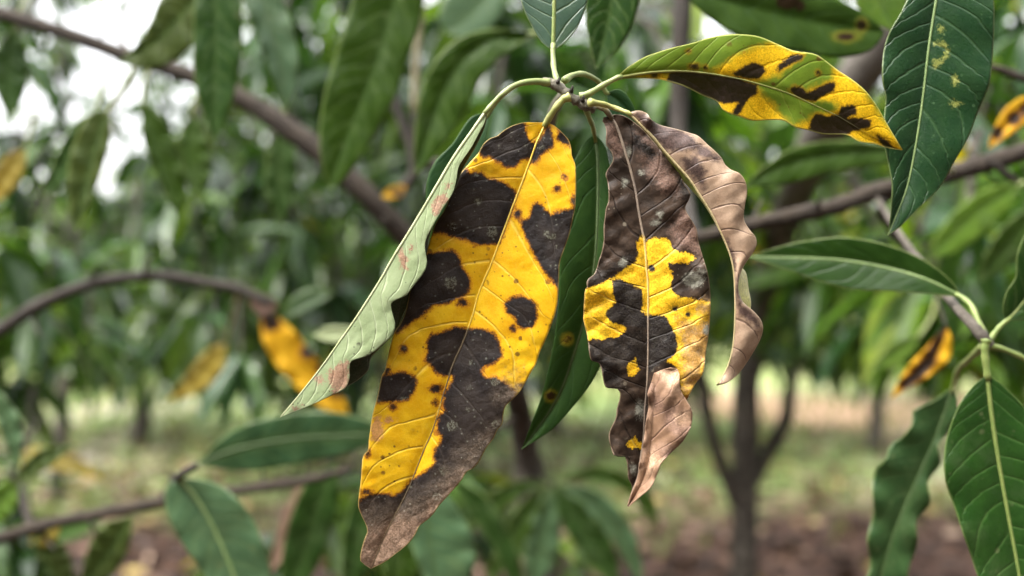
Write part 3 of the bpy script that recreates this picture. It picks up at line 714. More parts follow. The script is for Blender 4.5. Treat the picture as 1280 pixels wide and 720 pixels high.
HAL = (0.62, 0.24, 0.012)
BLACK = dict(attr='black', c1=(0.006, 0.0045, 0.0045), c2=(0.014, 0.0105, 0.010), c3=(0.026, 0.021, 0.018), amp=4.8, soft=1.8, scale=430,
             halo=(HAL, 7, 0.8), core=(0.036, 0.028, 0.024), halo2=((0.20, 0.055, 0.008), 2.4, 0.75), bumpy=2.2, rough=0.52, spots=((0.15, 0.145, 0.10), 105, 0.52), vein=((0.05, 0.038, 0.03), 0.6))
y_mat = leaf_material('leaf_yellow_black_blotched', ((0.70, 0.37, 0.005), (0.78, 0.47, 0.013)),
    layers=[dict(attr='pink', c1=(0.50, 0.25, 0.10), c2=(0.42, 0.19, 0.09), amp=9, soft=2, scale=700, max=0.8),
            dict(attr='rust', c1=(0.20, 0.06, 0.012), c2=(0.12, 0.035, 0.012), amp=4.5, soft=1.5, max=0.8), BLACK,
            dict(attr='brown', c1=(0.040, 0.030, 0.022), c2=(0.105, 0.075, 0.052), c3=(0.17, 0.125, 0.088), amp=24, soft=22, scale=150, rough=0.5, bumpy=4.0, cs=260, spots=((0.30, 0.27, 0.20), 120, 0.8)),
            dict(attr='tip', c1=(0.15, 0.092, 0.058), c2=(0.27, 0.175, 0.118), c3=(0.07, 0.046, 0.032), amp=14, soft=14, scale=200, cs=260, bumpy=4.0, rough=0.55)],
    vein=((0.80, 0.58, 0.10), 0.55), rim=((0.55, 0.40, 0.13), 1.8, 0.8), specks=((0.17, 0.08, 0.016), 170, 0.66), rough=0.42, trans=0.12,
    trans_col=(0.8, 0.5, 0.03), bump=0.5, mottled=0.14, third=((0.62, 0.28, 0.005), 55, 0.6))
y_rib = stem_material('midrib_yellow', (0.74, 0.50, 0.06), (0.78, 0.56, 0.10), 200, 0.45, 0.2, None, ('ribdark', (0.09, 0.062, 0.045), 0.92))
b_mat = leaf_material('leaf_brown_and_yellow', ((0.030, 0.020, 0.014), (0.078, 0.050, 0.034)),
    layers=[dict(attr='mauve', c1=(0.115, 0.066, 0.047), c2=(0.17, 0.10, 0.072), c3=(0.06, 0.038, 0.028), amp=12, soft=9, scale=220, bumpy=1.5),
            dict(attr='dark', c1=(0.010, 0.007, 0.006), c2=(0.030, 0.022, 0.016), amp=9, soft=6, scale=300, rough=0.42, bumpy=1.2),
            dict(attr='yellow', c1=(0.66, 0.34, 0.009), c2=(0.72, 0.44, 0.022), amp=4.5, soft=1.4, scale=430, halo=((0.02, 0.012, 0.01), 5, 0.8), vein=((0.74, 0.52, 0.10), 0.6), rough=0.42),
            dict(attr='amber', c1=(0.40, 0.20, 0.035), c2=(0.46, 0.27, 0.09), c3=(0.44, 0.32, 0.20), amp=16, soft=10, scale=300, rough=0.45),
            dict(attr='grey', c1=(0.16, 0.15, 0.12), c2=(0.23, 0.22, 0.17), c3=(0.10, 0.08, 0.075), amp=5, soft=2.5, rough=0.35, bumpy=1.2),
            dict(attr='black', c1=(0.014, 0.010, 0.009), c2=(0.028, 0.022, 0.018), c3=(0.045, 0.04, 0.028), amp=3, soft=1.5, rough=0.4, bumpy=1.4)],
    vein=((0.022, 0.015, 0.012), 0.75), rim=((0.36, 0.26, 0.17), 1.8, 0.7), specks=((0.20, 0.165, 0.12), 190, 0.84), rough=0.4, trans=0.08, tw=0.75, bump=0.7, mottled=0.45)
b_rib = stem_material('midrib_brown', (0.20, 0.15, 0.115), (0.28, 0.21, 0.15), 200, 0.5, 0.3, None, ('yellow', (0.66, 0.45, 0.12), 0.9))
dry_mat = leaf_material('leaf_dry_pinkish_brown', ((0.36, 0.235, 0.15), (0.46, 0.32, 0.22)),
    layers=[dict(attr='dk', c1=(0.045, 0.027, 0.022), c2=(0.09, 0.055, 0.045), amp=8, soft=5, scale=200),  # dk: shade of the curl and top fold painted as darker brown
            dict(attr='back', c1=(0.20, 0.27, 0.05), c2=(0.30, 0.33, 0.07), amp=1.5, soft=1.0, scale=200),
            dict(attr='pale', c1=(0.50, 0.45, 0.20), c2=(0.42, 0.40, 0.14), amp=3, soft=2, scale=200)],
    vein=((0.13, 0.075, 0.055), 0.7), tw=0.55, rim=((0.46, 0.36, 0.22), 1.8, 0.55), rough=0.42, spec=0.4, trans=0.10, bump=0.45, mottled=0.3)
dry_rib = stem_material('midrib_straw', (0.42, 0.34, 0.16), (0.50, 0.40, 0.21), 200, 0.5, 0.3)
flap_mat = leaf_material('leaf_dry_folded_flap', ((0.24, 0.138, 0.08), (0.32, 0.195, 0.125)),
    layers=[dict(attr='dk', c1=(0.15, 0.085, 0.06), c2=(0.20, 0.12, 0.085), amp=14, soft=12, scale=220),
            dict(attr='pale', c1=(0.45, 0.28, 0.17), c2=(0.50, 0.33, 0.22), amp=6, soft=8, scale=220)],
    vein=((0.20, 0.11, 0.08), 0.6), rim=((0.40, 0.28, 0.2), 1.6, 0.5), rough=0.5, tw=0.6, trans=0.08, bump=0.6, mottled=0.5)
p_mat = leaf_material('leaf_pale_underside', ((0.265, 0.33, 0.165), (0.325, 0.39, 0.21)),
    layers=[dict(attr='scar', c1=(0.25, 0.14, 0.085), c2=(0.33, 0.21, 0.14), amp=11, soft=1.8, scale=420),
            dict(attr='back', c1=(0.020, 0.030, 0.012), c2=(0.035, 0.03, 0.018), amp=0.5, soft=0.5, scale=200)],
    vein=((0.44, 0.50, 0.30), 0.75), rim=((0.40, 0.46, 0.24), 1.6, 0.5), specks=((0.05, 0.04, 0.03), 190, 0.86), rough=0.5, trans=0.10, trans_col=(0.3, 0.45, 0.1), bump=0.5, mottled=0.15)
p_rib = stem_material('midrib_pale_green', (0.42, 0.46, 0.22), (0.48, 0.50, 0.27), 200, 0.45, 0.2)
f_mat = leaf_material('leaf_green_two_spots', ((0.020, 0.058, 0.010), (0.032, 0.080, 0.014)),
    layers=[dict(attr='halo', c1=(0.30, 0.27, 0.02), c2=(0.42, 0.32, 0.02), amp=2, soft=5, scale=300), dict(attr='spot', c1=(0.03, 0.008, 0.005), c2=(0.06, 0.015, 0.008), amp=2, soft=1.5)],
    vein=((0.04, 0.085, 0.03), 0.5), mid=((0.075, 0.12, 0.04), 3, 0.5), rough=0.5, trans=0.22, trans_col=(0.2, 0.35, 0.04), bump=0.4)
f_plain = leaf_material('leaf_plain_dark_green', ((0.016, 0.05, 0.016), (0.026, 0.068, 0.02)), vein=((0.03, 0.07, 0.025), 0.4), rim=((0.1, 0.16, 0.05), 2, 0.5), rough=0.45, trans=0.25, trans_col=(0.2, 0.35, 0.04), bump=0.3)  # plain dark green, without spots
gy_mat = leaf_material('leaf_green_turning_yellow', ((0.12, 0.20, 0.018), (0.16, 0.25, 0.022)),
    layers=[dict(attr='yel', c1=(0.62, 0.35, 0.006), c2=(0.66, 0.41, 0.010), amp=9, soft=7, scale=250, fine=2.0),
            dict(attr='black', c1=(0.008, 0.004, 0.003), c2=(0.016, 0.008, 0.005), c3=(0.04, 0.024, 0.02), amp=3, soft=1.8, halo=((0.5, 0.24, 0.01), 4, 0.6), rough=0.42, bumpy=1.0)],
    vein=((0.30, 0.32, 0.06), 0.35), rim=((0.52, 0.50, 0.16), 2.2, 0.85), specks=((0.12, 0.07, 0.015), 170, 0.86), rough=0.42, trans=0.22, trans_col=(0.5, 0.5, 0.03), bump=0.35, mottled=0.2)
gy_rib = stem_material('midrib_yellow_green', (0.26, 0.29, 0.07), (0.34, 0.35, 0.09), 200, 0.5, 0.2, None, ('black', (0.06, 0.04, 0.02), 0.75))
k_mat = leaf_material('leaf_glossy_dark_green', ((0.011, 0.040, 0.013), (0.017, 0.050, 0.015)),
    layers=[dict(attr='squig', c1=(0.20, 0.23, 0.05), c2=(0.28, 0.28, 0.07), amp=8, soft=2.2, scale=600, max=0.75)],
    vein=((0.06, 0.12, 0.045), 0.4), rim=((0.26, 0.32, 0.12), 2.0, 0.7), specks=((0.06, 0.12, 0.05), 260, 0.7), rough=0.3, spec=0.32, trans=0.14, trans_col=(0.15, 0.3, 0.04), bump=0.6, mottled=0.3)
rib_green = stem_material('midrib_green', (0.17, 0.25, 0.085), (0.22, 0.30, 0.11), 200, 0.45, 0.2)
stem_dim = stem_material('midrib_faint', (0.06, 0.10, 0.03), (0.08, 0.13, 0.04))
rib_light = stem_material('midrib_light_green', (0.20, 0.27, 0.07), (0.26, 0.31, 0.09), 200, 0.45, 0.2)
yb_mat = leaf_material('leaf_yellow_black_small', ((0.62, 0.33, 0.012), (0.66, 0.40, 0.02)), layers=[dict(BLACK, spots=None, halo=(HAL, 6, 0.6))], rough=0.45, trans=0.25, bump=0.4, trans_col=(0.8, 0.5, 0.03))
yo_mat = leaf_material('leaf_plain_yellow', ((0.27, 0.19, 0.02), (0.25, 0.21, 0.05)), rough=0.45, trans=0.25, bump=0.4, trans_col=(0.8, 0.5, 0.03))

# ------------------------------------------------------------------ traced leaves behind the main shoot
def two(side_a, mid_, side_b): return side_a, mid_, side_b
s_top = empty('mango_shoot', P(470, -120, 0.85), 'shoot of large dark green leaves hanging in front of the slanting branch', 'shoot')
twig(s_top, 'twig', [(690, 20, 40), (640, -40, 20), (560, -110, 0), (500, -135, 0), (400, -150, 60), (300, -160, 120), (180, -170, 160)], 0.85, 0.006, 0.005, bark_m)
leaf(s_top, [(508, -85), (470, -60), (445, -10), (422, 60), (405, 120), (399, 170), (403, 210), (412, 236)], [(508, -85), (504, -40), (495, 0), (472, 80), (440, 160), (412, 236)],
     [(508, -85), (530, -40), (527, 20), (511, 70), (490, 130), (460, 182), (430, 225), (412, 236)], 0.66, g_mid, 8, 50, (3, 3), 0.8, petiole=([(505, -130), (507, -105), (508, -85)], 4, 3, stem_green), label='broad plain green leaf with its tip pointing down', wave=1.2, seed=1)
leaf(s_top, [(668, 42), (612, 36), (570, 50), (545, 75), (527, 110), (520, 150), (517, 190), (519, 218)], [(668, 42, 10), (620, 48), (582, 72), (556, 112), (538, 160), (519, 218)],
     [(668, 42), (636, 64), (606, 92), (590, 122), (570, 160), (545, 195), (519, 218)], 0.66, g_mid, 8, 50, (3, 4), 0.8, petiole=([(685, 10), (680, 30), (668, 42)], 4, 3, stem_green), label='green leaf arching over and down in a hook', wave=1, seed=2)
leaf(s_top, [(262, -70), (246, -20), (241, 50), (245, 110), (257, 150), (268, 184)], [(268, -70), (270, 0), (270, 90), (268, 184)], [(274, -70), (298, -20), (303, 45), (298, 95), (286, 140), (268, 184)], 0.68, g_dark, 6, 36, (2, 2), 0.5, petiole=([(270, -155), (268, -110), (267, -70)], 3, 2, stem_green), seed=3, wave=1)
leaf(s_top, [(312, -60), (300, -20), (315, 30), (332, 75), (346, 112), (357, 138)], [(318, -60), (330, 0), (348, 70), (357, 138)], [(325, -60), (350, -10), (369, 45), (373, 90), (364, 122), (357, 138)], 0.70, g_blue, 6, 36, (2, 2), 0.5, petiole=([(310, -158), (314, -110), (318, -60)], 3, 2, stem_green), seed=4, wave=1)
leaf(s_top, [(262, -5), (240, -28), (205, -10), (186, 30), (168, 58), (145, 78)], [(262, -5), (235, 10), (200, 48), (145, 78)], [(262, -5), (252, 35), (228, 70), (190, 86), (145, 78)], 0.72, g_olive, 6, 36, (2, 2), 0.5, petiole=([(250, -160), (262, -80), (262, -5)], 3, 2, stem_green), seed=5, wave=1.5)
leaf(s_top, [(135, 138), (112, 142), (92, 180), (84, 225), (88, 265), (96, 290)], [(135, 138), (118, 185), (105, 240), (96, 290)], [(135, 138), (139, 165), (130, 205), (114, 250), (96, 290)], 0.74, g_olive, 6, 36, (2, 2), 0.5, petiole=([(170, 74), (160, 100), (135, 138)], 3, 2, stem_green), seed=6, wave=1.5)
leaf(s_top, [(178, 128), (178, 170), (195, 220), (225, 278)], [(178, 128), (192, 175), (208, 225), (225, 278)], [(178, 128), (205, 150), (228, 200), (232, 245), (225, 278)], 0.76, g_mid, 6, 36, (2, 2), 0.5, petiole=([(190, 80), (182, 100), (178, 128)], 3, 2, stem_green), seed=7, wave=1.5)
for q, (a_, m_, b_, mt) in enumerate([
    ([(120, 140), (96, 150), (76, 180), (60, 215), (50, 250)], [(120, 140), (92, 180), (50, 250)], [(120, 140), (112, 175), (88, 222), (50, 250)], g_dark),
    ([(240, 140), (222, 175), (224, 215), (250, 250)], [(240, 140), (236, 195), (250, 250)], [(240, 140), (258, 170), (264, 215), (250, 250)], g_mid),
    ([(20, 30), (-5, 60), (-10, 100), (10, 150)], [(20, 30), (10, 90), (10, 150)], [(20, 30), (35, 70), (32, 115), (10, 150)], g_dark),
    ([(352, 150), (335, 190), (332, 240), (350, 285)], [(352, 150), (348, 215), (350, 285)], [(352, 150), (370, 190), (368, 245), (350, 285)], g_dark),
    ([(32, 185), (8, 195), (-10, 225), (-20, 260)], [(32, 185), (8, 215), (-20, 260)], [(32, 185), (30, 215), (8, 245), (-20, 260)], yo_mat)]):
    leaf(s_top, a_, m_, b_, 0.82 + 0.04 * q, mt, 6, 30, (2, 2), 0.5, petiole=([(m_[0][0] + 14, m_[0][1] - 45), (m_[0][0] + 6, m_[0][1] - 20), m_[0]], 2.5, 2, stem_green), seed=110 + q, wave=1.5)
leaf(s_top, [(640, -40), (600, -30), (560, -10), (548, 20), (560, 42)], [(640, -40), (610, -5), (585, 22), (560, 42)], [(640, -40), (632, 0), (618, 30), (590, 48), (560, 42)], 0.95, g_blue, 6, 30, (2, 2), 0.5, seed=8)
leaf(s_top, [(762, -90), (735, -40), (732, 20), (738, 60), (745, 86)], [(768, -90), (765, 0), (745, 86)], [(775, -90), (800, -30), (795, 20), (775, 60), (745, 86)], 0.46, g_dark, 6, 36, (2, 2), 0.5, petiole=([(690, 20, 180), (740, -70, 60), (768, -90, 0)], 3, 2, stem_green), seed=9, label='dark green leaf hanging behind the upright leaf')

rt = np.random.default_rng(44)
for par, pts_, d_ in ((b1, [(60, 35), (120, 55), (330, 140), (380, 175), (440, 226), (480, 268)], 0.88), (b2, [(40, 388), (110, 356), (180, 346), (270, 356)], 0.86), (b3, [(50, 658), (110, 645), (250, 619), (330, 609)], 0.78), (b4, [(1225, 206), (1130, 232), (1020, 263), (940, 281)], 0.66)):
    for (x_, y_) in pts_:
        sg = rt.choice((-1, 1)); dx, dy = rt.uniform(-14, 22), sg * rt.uniform(14, 40)
        twig(par, 'twig', [(x_, y_, 0), (x_ + dx * 0.4, y_ + dy * 0.5, rt.uniform(-15, 15)), (x_ + dx, y_ + dy, rt.uniform(-40, 40))], d_, 0.0022, 0.0009, bark_d, 6, 0.1, 4)

b5 = empty('mango_branch', P(517, 220, 0.9), 'short forked brown twig with a small yellow leaf between two hanging green leaves', 'branch')
twig(b5, 'twig', [(528, -120, 0), (527, -10, 0), (521, 70, 0), (518, 140, 0)], 0.9, 0.0045, 0.0035, stem_brown)
twig(b5, 'twig', [(488, 112, 0), (502, 150, 0), (514, 185, 0), (518, 215, 0), (506, 232, 0), (494, 245, 0)], 0.9, 0.005, 0.006, bark_d)
twig(b5, 'twig', [(518, 140, 0), (520, 180, 0), (518, 215, 0)], 0.9, 0.0035, 0.004, bark_d)
twig(b5, 'twig', [(518, 212, 0), (550, 205, 0), (600, 230, -60), (620, 300, 0)], 0.9, 0.0055, 0.006, bark_d)
leaf(b5, [(507, 232), (498, 231), (486, 235), (476, 246)], [(507, 232), (494, 239), (476, 246)], [(507, 232), (504, 243), (492, 248), (476, 246)], 0.88, yb_mat, 5, 14, (1, 1), sd={'black': [(497, 240, 8, 5)]}, thick=0)

s_m = empty('mango_shoot', P(850, -60, 0.5), 'shoot with a broad dark leaf carrying two yellow ringed spots', 'shoot')
twig(s_m, 'twig', [(960, -120, 0), (900, -70, 0), (850, -40, 0), (830, -30, 0)], 0.5, 0.004, 0.003, bark_m)
leaf(s_m, [(838, -28), (870, 8), (910, 38), (960, 57), (1010, 67), (1055, 72), (1090, 62), (1106, 40)], [(838, -28), (900, -2), (980, 18), (1050, 32), (1106, 40)], [(838, -28), (890, -32), (960, -26), (1030, -6), (1080, 16), (1106, 40)], 0.5,
     leaf_material('leaf_green_ringed_spots', ((0.028, 0.060, 0.008), (0.040, 0.078, 0.011)), spec=0.1, layers=[dict(attr='halo', c1=(0.20, 0.20, 0.02), c2=(0.25, 0.22, 0.02), amp=3, soft=6), dict(attr='spot', c1=(0.02, 0.008, 0.005), c2=(0.03, 0.012, 0.008), amp=2, soft=1.5)], vein=((0.05, 0.09, 0.03), 0.4), rough=0.5, trans=0.25, trans_col=(0.25, 0.4, 0.04), bump=0.4),
     8, 50, (2, 3), 0.5, sd={'halo': [(1058, 46, 13, 6), (1078, 31, 7, 8)], 'spot': [(1058, 46, 12, 5), (1077, 31, 6, 8), (985, 2, 16, 10), (1000, 8, 7, 7)]}, label='dark green leaf with two yellow ringed dark spots', petiole=([(832, -30), (838, -28)], 3, 2.5, stem_green), wave=1, seed=10)
leaf(s_m, [(1085, -50), (1070, 0), (1092, 28), (1120, 40)], [(1085, -50), (1100, 0), (1120, 40)], [(1085, -50), (1125, -20), (1135, 15), (1120, 40)], 0.56, g_lit, 6, 24, (2, 2), 0.4, petiole=([(950, -112, 0), (1020, -110, -20), (1085, -50, 0)], 3, 2, stem_green), seed=11)

s_n = empty('mango_shoot', P(1130, 190, 0.62), 'level light green leaf lying behind the yellowing leaf and the dark one', 'shoot')
leaf(s_n, [(1140, 190), (1085, 178), (1040, 176), (995, 184), (958, 205), (930, 232)], [(1140, 190), (1060, 192), (990, 205), (930, 232)], [(1140, 190), (1100, 207), (1045, 214), (985, 230), (930, 236)], 0.62, g_mid, 6, 36, (2, 2), 0.5, petiole=([(1190, 214, 20), (1165, 195), (1140, 190)], 3, 2.5, stem_green), seed=12, wave=1)

s_r = empty('mango_shoot', P(1290, 250, 0.8), 'shoot of soft green and spotted yellow leaves hanging under the brown branch', 'shoot')
twig(s_r, 'twig', [(1325, 180, -140), (1315, 215, -60), (1300, 240, 0), (1285, 255, 0)], 0.8, 0.004, 0.003, bark_m)
leaf(s_r, [(1280, 228), (1235, 235), (1195, 262), (1172, 292), (1162, 322)], [(1280, 228), (1230, 258), (1195, 290), (1162, 322)], [(1280, 228), (1262, 262), (1225, 296), (1190, 318), (1162, 322)], 0.8, g_lit, 6, 36, (2, 2), 0.5, petiole=([(1300, 240), (1290, 230), (1280, 228)], 3, 2.5, stem_green), seed=13, wave=1)
leaf(s_r, [(1300, 255), (1262, 275), (1235, 310), (1222, 352)], [(1300, 255), (1268, 300), (1222, 352)], [(1300, 255), (1298, 290), (1265, 332), (1222, 352)], 0.82, g_mid, 6, 36, (2, 2), 0.5, petiole=([(1295, 245), (1300, 255)], 3, 2.5, stem_green), seed=14, wave=1)
leaf(s_r, [(1300, 118), (1275, 122), (1252, 142), (1238, 172), (1236, 186)], [(1300, 118), (1275, 140), (1252, 165), (1236, 186)], [(1300, 118), (1290, 145), (1268, 165), (1236, 186)], 0.6, yb_mat, 6, 30, (2, 2), 0.4, sd={'black': [(1246, 166, 7), (1268, 148, 8), (1285, 138, 9)]}, petiole=([(1325, 110), (1315, 112), (1300, 118)], 3, 2.5, stem_green), seed=15, label='small yellow leaf with black spots')
leaf(s_r, [(1150, 418), (1120, 428), (1098, 448), (1090, 460)], [(1150, 418), (1122, 438), (1090, 460)], [(1150, 418), (1142, 440), (1120, 458), (1090, 460)], 0.9, g_lit, 6, 30, (2, 2), 0.4, petiole=([(1175, 360, 0), (1165, 395), (1150, 418)], 3, 2, stem_green), seed=16)

s_q = empty('mango_shoot', P(1180, 405, 0.64), 'small shrivelled yellow and black leaf hanging below the pointed green leaf', 'shoot')
leaf(s_q, [(1182, 405), (1160, 432), (1140, 452), (1122, 478), (1114, 498)], [(1182, 405), (1172, 440), (1148, 468), (1114, 498)], [(1182, 405), (1190, 425), (1186, 450), (1160, 472), (1135, 486), (1114, 498)], 0.64, yb_mat, 6, 36, (2, 2), 0.6, sd={'black': [[(1186, 400), (1178, 425), (1168, 455), (1145, 478), (1128, 490), (1124, 478), (1145, 458), (1162, 435), (1178, 405)]]}, petiole=([(1130, 310, 30), (1165, 360, 20), (1182, 405)], 2.5, 2, bark_d), seed=17, label='shrivelled yellow leaf with a black centre', wave=2)

# lower leaves beside the thin branch
s_l = empty('mango_shoot', P(210, 600, 0.6), 'shoot of bluish green leaves below the pale folded leaf', 'shoot')
twig(s_l, 'twig', [(210, 625, 180), (215, 605, 60), (228, 592, 0), (246, 582, 0)], 0.6, 0.003, 0.0025, bark_d)
leaf(s_l, [(246, 579), (280, 545), (320, 526), (380, 515), (440, 519), (490, 540)], [(246, 580), (300, 560), (370, 548), (440, 544), (490, 542)], [(246, 581), (300, 589), (360, 582), (430, 568), (490, 545)], 0.72, green('leaf_green_pale_half', (0.028, 0.07, 0.03), (0.042, 0.09, 0.036), mid=((0.08, 0.14, 0.05), 9, 0.6)), 8, 44, (2, -2), 0.6, seed=20, wave=1.5, rib=(2.2, 1.2, stem_dim), label='level dark green leaf with a pale midrib')
leaf(s_l, [(218, 600), (206, 615), (210, 645), (228, 680), (252, 715), (275, 760), (310, 830)], [(222, 598), (242, 618), (262, 650), (283, 695), (300, 745), (310, 830)], [(226, 598), (255, 600), (285, 613), (312, 642), (330, 682), (340, 730), (330, 790), (310, 830)], 0.62, g_blue, 8, 50, (2, 2), 0.8, seed=21, wave=1, rib=(2.6, 1.3, rib_green), petiole=([(222, 590), (222, 598)], 3, 2.5, stem_green), label='broad bluish green leaf with a light green midrib')
leaf(s_l, [(420, 575), (385, 600), (362, 650), (352, 700), (350, 760)], [(420, 575), (398, 630), (378, 700), (350, 760)], [(420, 575), (424, 620), (412, 670), (390, 720), (350, 760)], 0.8, g_dark, 6, 36, (2, 2), 0.6, seed=22, wave=1.5)
leaf(s_l, [(390, 590), (365, 620), (345, 670), (335, 720)], [(390, 590), (370, 640), (335, 720)], [(390, 590), (385, 630), (368, 680), (335, 720)], 0.95, leaf_material('leaf_brown_blurred', ((0.26, 0.16, 0.11), (0.33, 0.22, 0.16)), rough=0.5), 6, 30, (2, 2), 0.6, seed=23)
s_e = empty('mango_shoot', P(20, 600, 0.8), 'cluster of small curved leaves on the thin branch at its thick end', 'shoot')
twig(s_e, 'twig', [(40, 662, 0), (30, 630, 20), (24, 605, 40)], 0.78, 0.004, 0.003, bark_d)
for q, (a, m_, b, mt) in enumerate([
    ([(20, 606), (30, 580), (55, 560), (92, 556)], [(20, 606), (50, 575), (92, 556)], [(20, 606), (50, 592), (75, 572), (92, 556)], g_olive),
    ([(22, 600), (8, 560), (-5, 520), (-8, 480)], [(22, 600), (12, 550), (2, 515), (-8, 480)], [(22, 600), (28, 560), (24, 520), (-8, 480)], g_blue),
    ([(24, 606), (5, 600), (-15, 625), (-25, 660)], [(24, 606), (5, 620), (-25, 660)], [(24, 606), (20, 635), (0, 655), (-25, 660)], g_lit),
    ([(60, 660), (40, 668), (50, 700), (85, 745)], [(60, 660), (58, 700), (85, 745)], [(60, 660), (85, 690), (92, 720), (85, 745)], g_olive),
    ([(165, 645), (130, 655), (108, 690), (98, 740)], [(165, 645), (138, 690), (98, 740)], [(165, 645), (162, 680), (140, 720), (98, 740)], g_olive),
    ([(75, 655), (55, 650), (40, 662), (36, 680)], [(75, 655), (55, 665), (36, 680)], [(75, 655), (72, 672), (55, 684), (36, 680)], yo_mat)]):
    leaf(s_e, a, m_, b, 0.80, mt, 6, 30, (2, 2), 0.6, seed=30 + q, wave=2)

s_y = empty('mango_shoot', P(335, 380, 0.95), 'blurred orange yellow leaves drooping from the curved dark branch', 'shoot')
leaf(s_y, [(325, 392), (330, 430), (355, 468), (395, 505), (440, 528)], [(332, 390), (350, 430), (390, 475), (440, 528)], [(340, 390), (366, 412), (398, 450), (426, 492), (440, 528)], 0.95, yb_mat, 6, 40, (3, 3), 1, sd={'black': [(408, 462, 12), (385, 440, 9), (420, 490, 8), [(325, 390), (345, 388), (350, 410), (332, 415)]]}, seed=40, wave=3, petiole=([(335, 376), (332, 384), (332, 390)], 4, 3, bark_d))
leaf(s_y, [(338, 372), (322, 365), (312, 378), (325, 398)], [(338, 372), (328, 382), (325, 398)], [(338, 372), (348, 385), (325, 398)], 0.9, leaf_material('leaf_brown_withered', ((0.12, 0.07, 0.05), (0.2, 0.13, 0.1)), rough=0.6), 5, 14, (1, 1), seed=41)
leaf(s_y, [(283, 428), (258, 438), (232, 470), (208, 502)], [(283, 428), (255, 462), (208, 502)], [(283, 428), (280, 458), (252, 490), (208, 502)], 1.25, yo_mat, 6, 30, (3, 3), 1, seed=42, wave=3, petiole=([(300, 362, -300), (290, 400, -80), (283, 428)], 3, 2, stem_brown))
leaf(s_y, [(390, 418), (410, 408), (440, 408), (470, 414)], [(390, 418), (430, 416), (470, 414)], [(390, 418), (410, 428), (440, 426), (470, 414)], 0.7, leaf_material('leaf_pale_blurred', ((0.34, 0.40, 0.20), (0.40, 0.45, 0.25)), rough=0.5), 5, 20, (1, 1), seed=43)
leaf(s_y, [(352, 400), (372, 392), (400, 378), (418, 366)], [(352, 400), (385, 378), (418, 366)], [(352, 400), (365, 372), (395, 360), (418, 366)], 1.0, g_blue, 5, 24, (2, 2), seed=44)

s_b = empty('mango_shoot', P(690, 605, 1.05), 'drooping whorl of green leaves low behind the brown leaf tip', 'shoot')
twig(s_b, 'twig', [(672, 640, 210), (680, 618, 100), (690, 605, 0)], 1.05, 0.006, 0.004, bark_far)
for q, (a, m_, b, mt) in enumerate([
    ([(690, 605), (655, 625), (625, 670), (605, 735)], [(690, 605), (655, 650), (605, 735)], [(690, 605), (675, 645), (650, 690), (605, 735)], g_mid),
    ([(690, 605), (668, 640), (655, 690), (660, 745)], [(690, 605), (678, 670), (660, 745)], [(690, 605), (700, 650), (695, 700), (660, 745)], g_blue),
    ([(690, 605), (700, 650), (730, 695), (775, 735)], [(690, 605), (725, 655), (775, 735)], [(690, 605), (735, 635), (768, 685), (775, 735)], g_dark),
    ([(690, 605), (735, 640), (775, 690), (805, 745)], [(690, 605), (755, 645), (805, 745)], [(690, 605), (750, 615), (795, 670), (805, 745)], g_blue),
    ([(690, 605), (720, 600), (780, 612), (825, 660)], [(690, 605), (760, 600), (825, 660)], [(690, 605), (750, 582), (810, 612), (825, 660)], g_mid),
    ([(690, 605), (650, 600), (605, 622), (580, 665)], [(690, 605), (640, 612), (580, 665)], [(690, 605), (655, 618), (612, 650), (580, 665)], g_mid)]):
    leaf(s_b, a, m_, b, 1.05, mt, 6, 30, (3, 3), 1, seed=50 + q, wave=2)
s_c = empty('mango_shoot', P(520, 600, 0.75), 'upright green leaves low behind the brown tip of the yellow leaf', 'shoot')
for q, (a, m_, b, mt, dd) in enumerate([
    ([(540, 600), (510, 650), (520, 700), (560, 790)], [(540, 600), (535, 660), (560, 790)], [(540, 600), (575, 640), (595, 700), (560, 790)], g_blue, 0.72),
    ([(505, 590), (480, 640), (478, 700), (495, 780)], [(505, 590), (495, 660), (495, 780)], [(505, 590), (525, 640), (525, 710), (495, 780)], g_mid, 0.76),
    ([(470, 590), (440, 630), (428, 680), (430, 770)], [(470, 590), (450, 650), (430, 770)], [(470, 590), (475, 640), (462, 700), (430, 770)], g_dark, 0.84),
    ([(560, 590), (585, 640), (620, 690), (660, 780)], [(560, 590), (600, 650), (660, 780)], [(560, 590), (615, 630), (650, 700), (660, 780)], g_dark, 0.9)]):
    leaf(s_c, a, m_, b, dd, mt, 6, 36, (2, 2), 0.7, seed=60 + q, wave=1.5, petiole=([(520, 575, 20), ((520 + m_[0][0]) / 2, 582, 10), m_[0]], 3, 2.5, stem_green))
twig(s_c, 'twig', [(652, 520, 400), (600, 545, 200), (550, 560, 40), (520, 575, 20)], 0.75, 0.006, 0.004, bark_m)

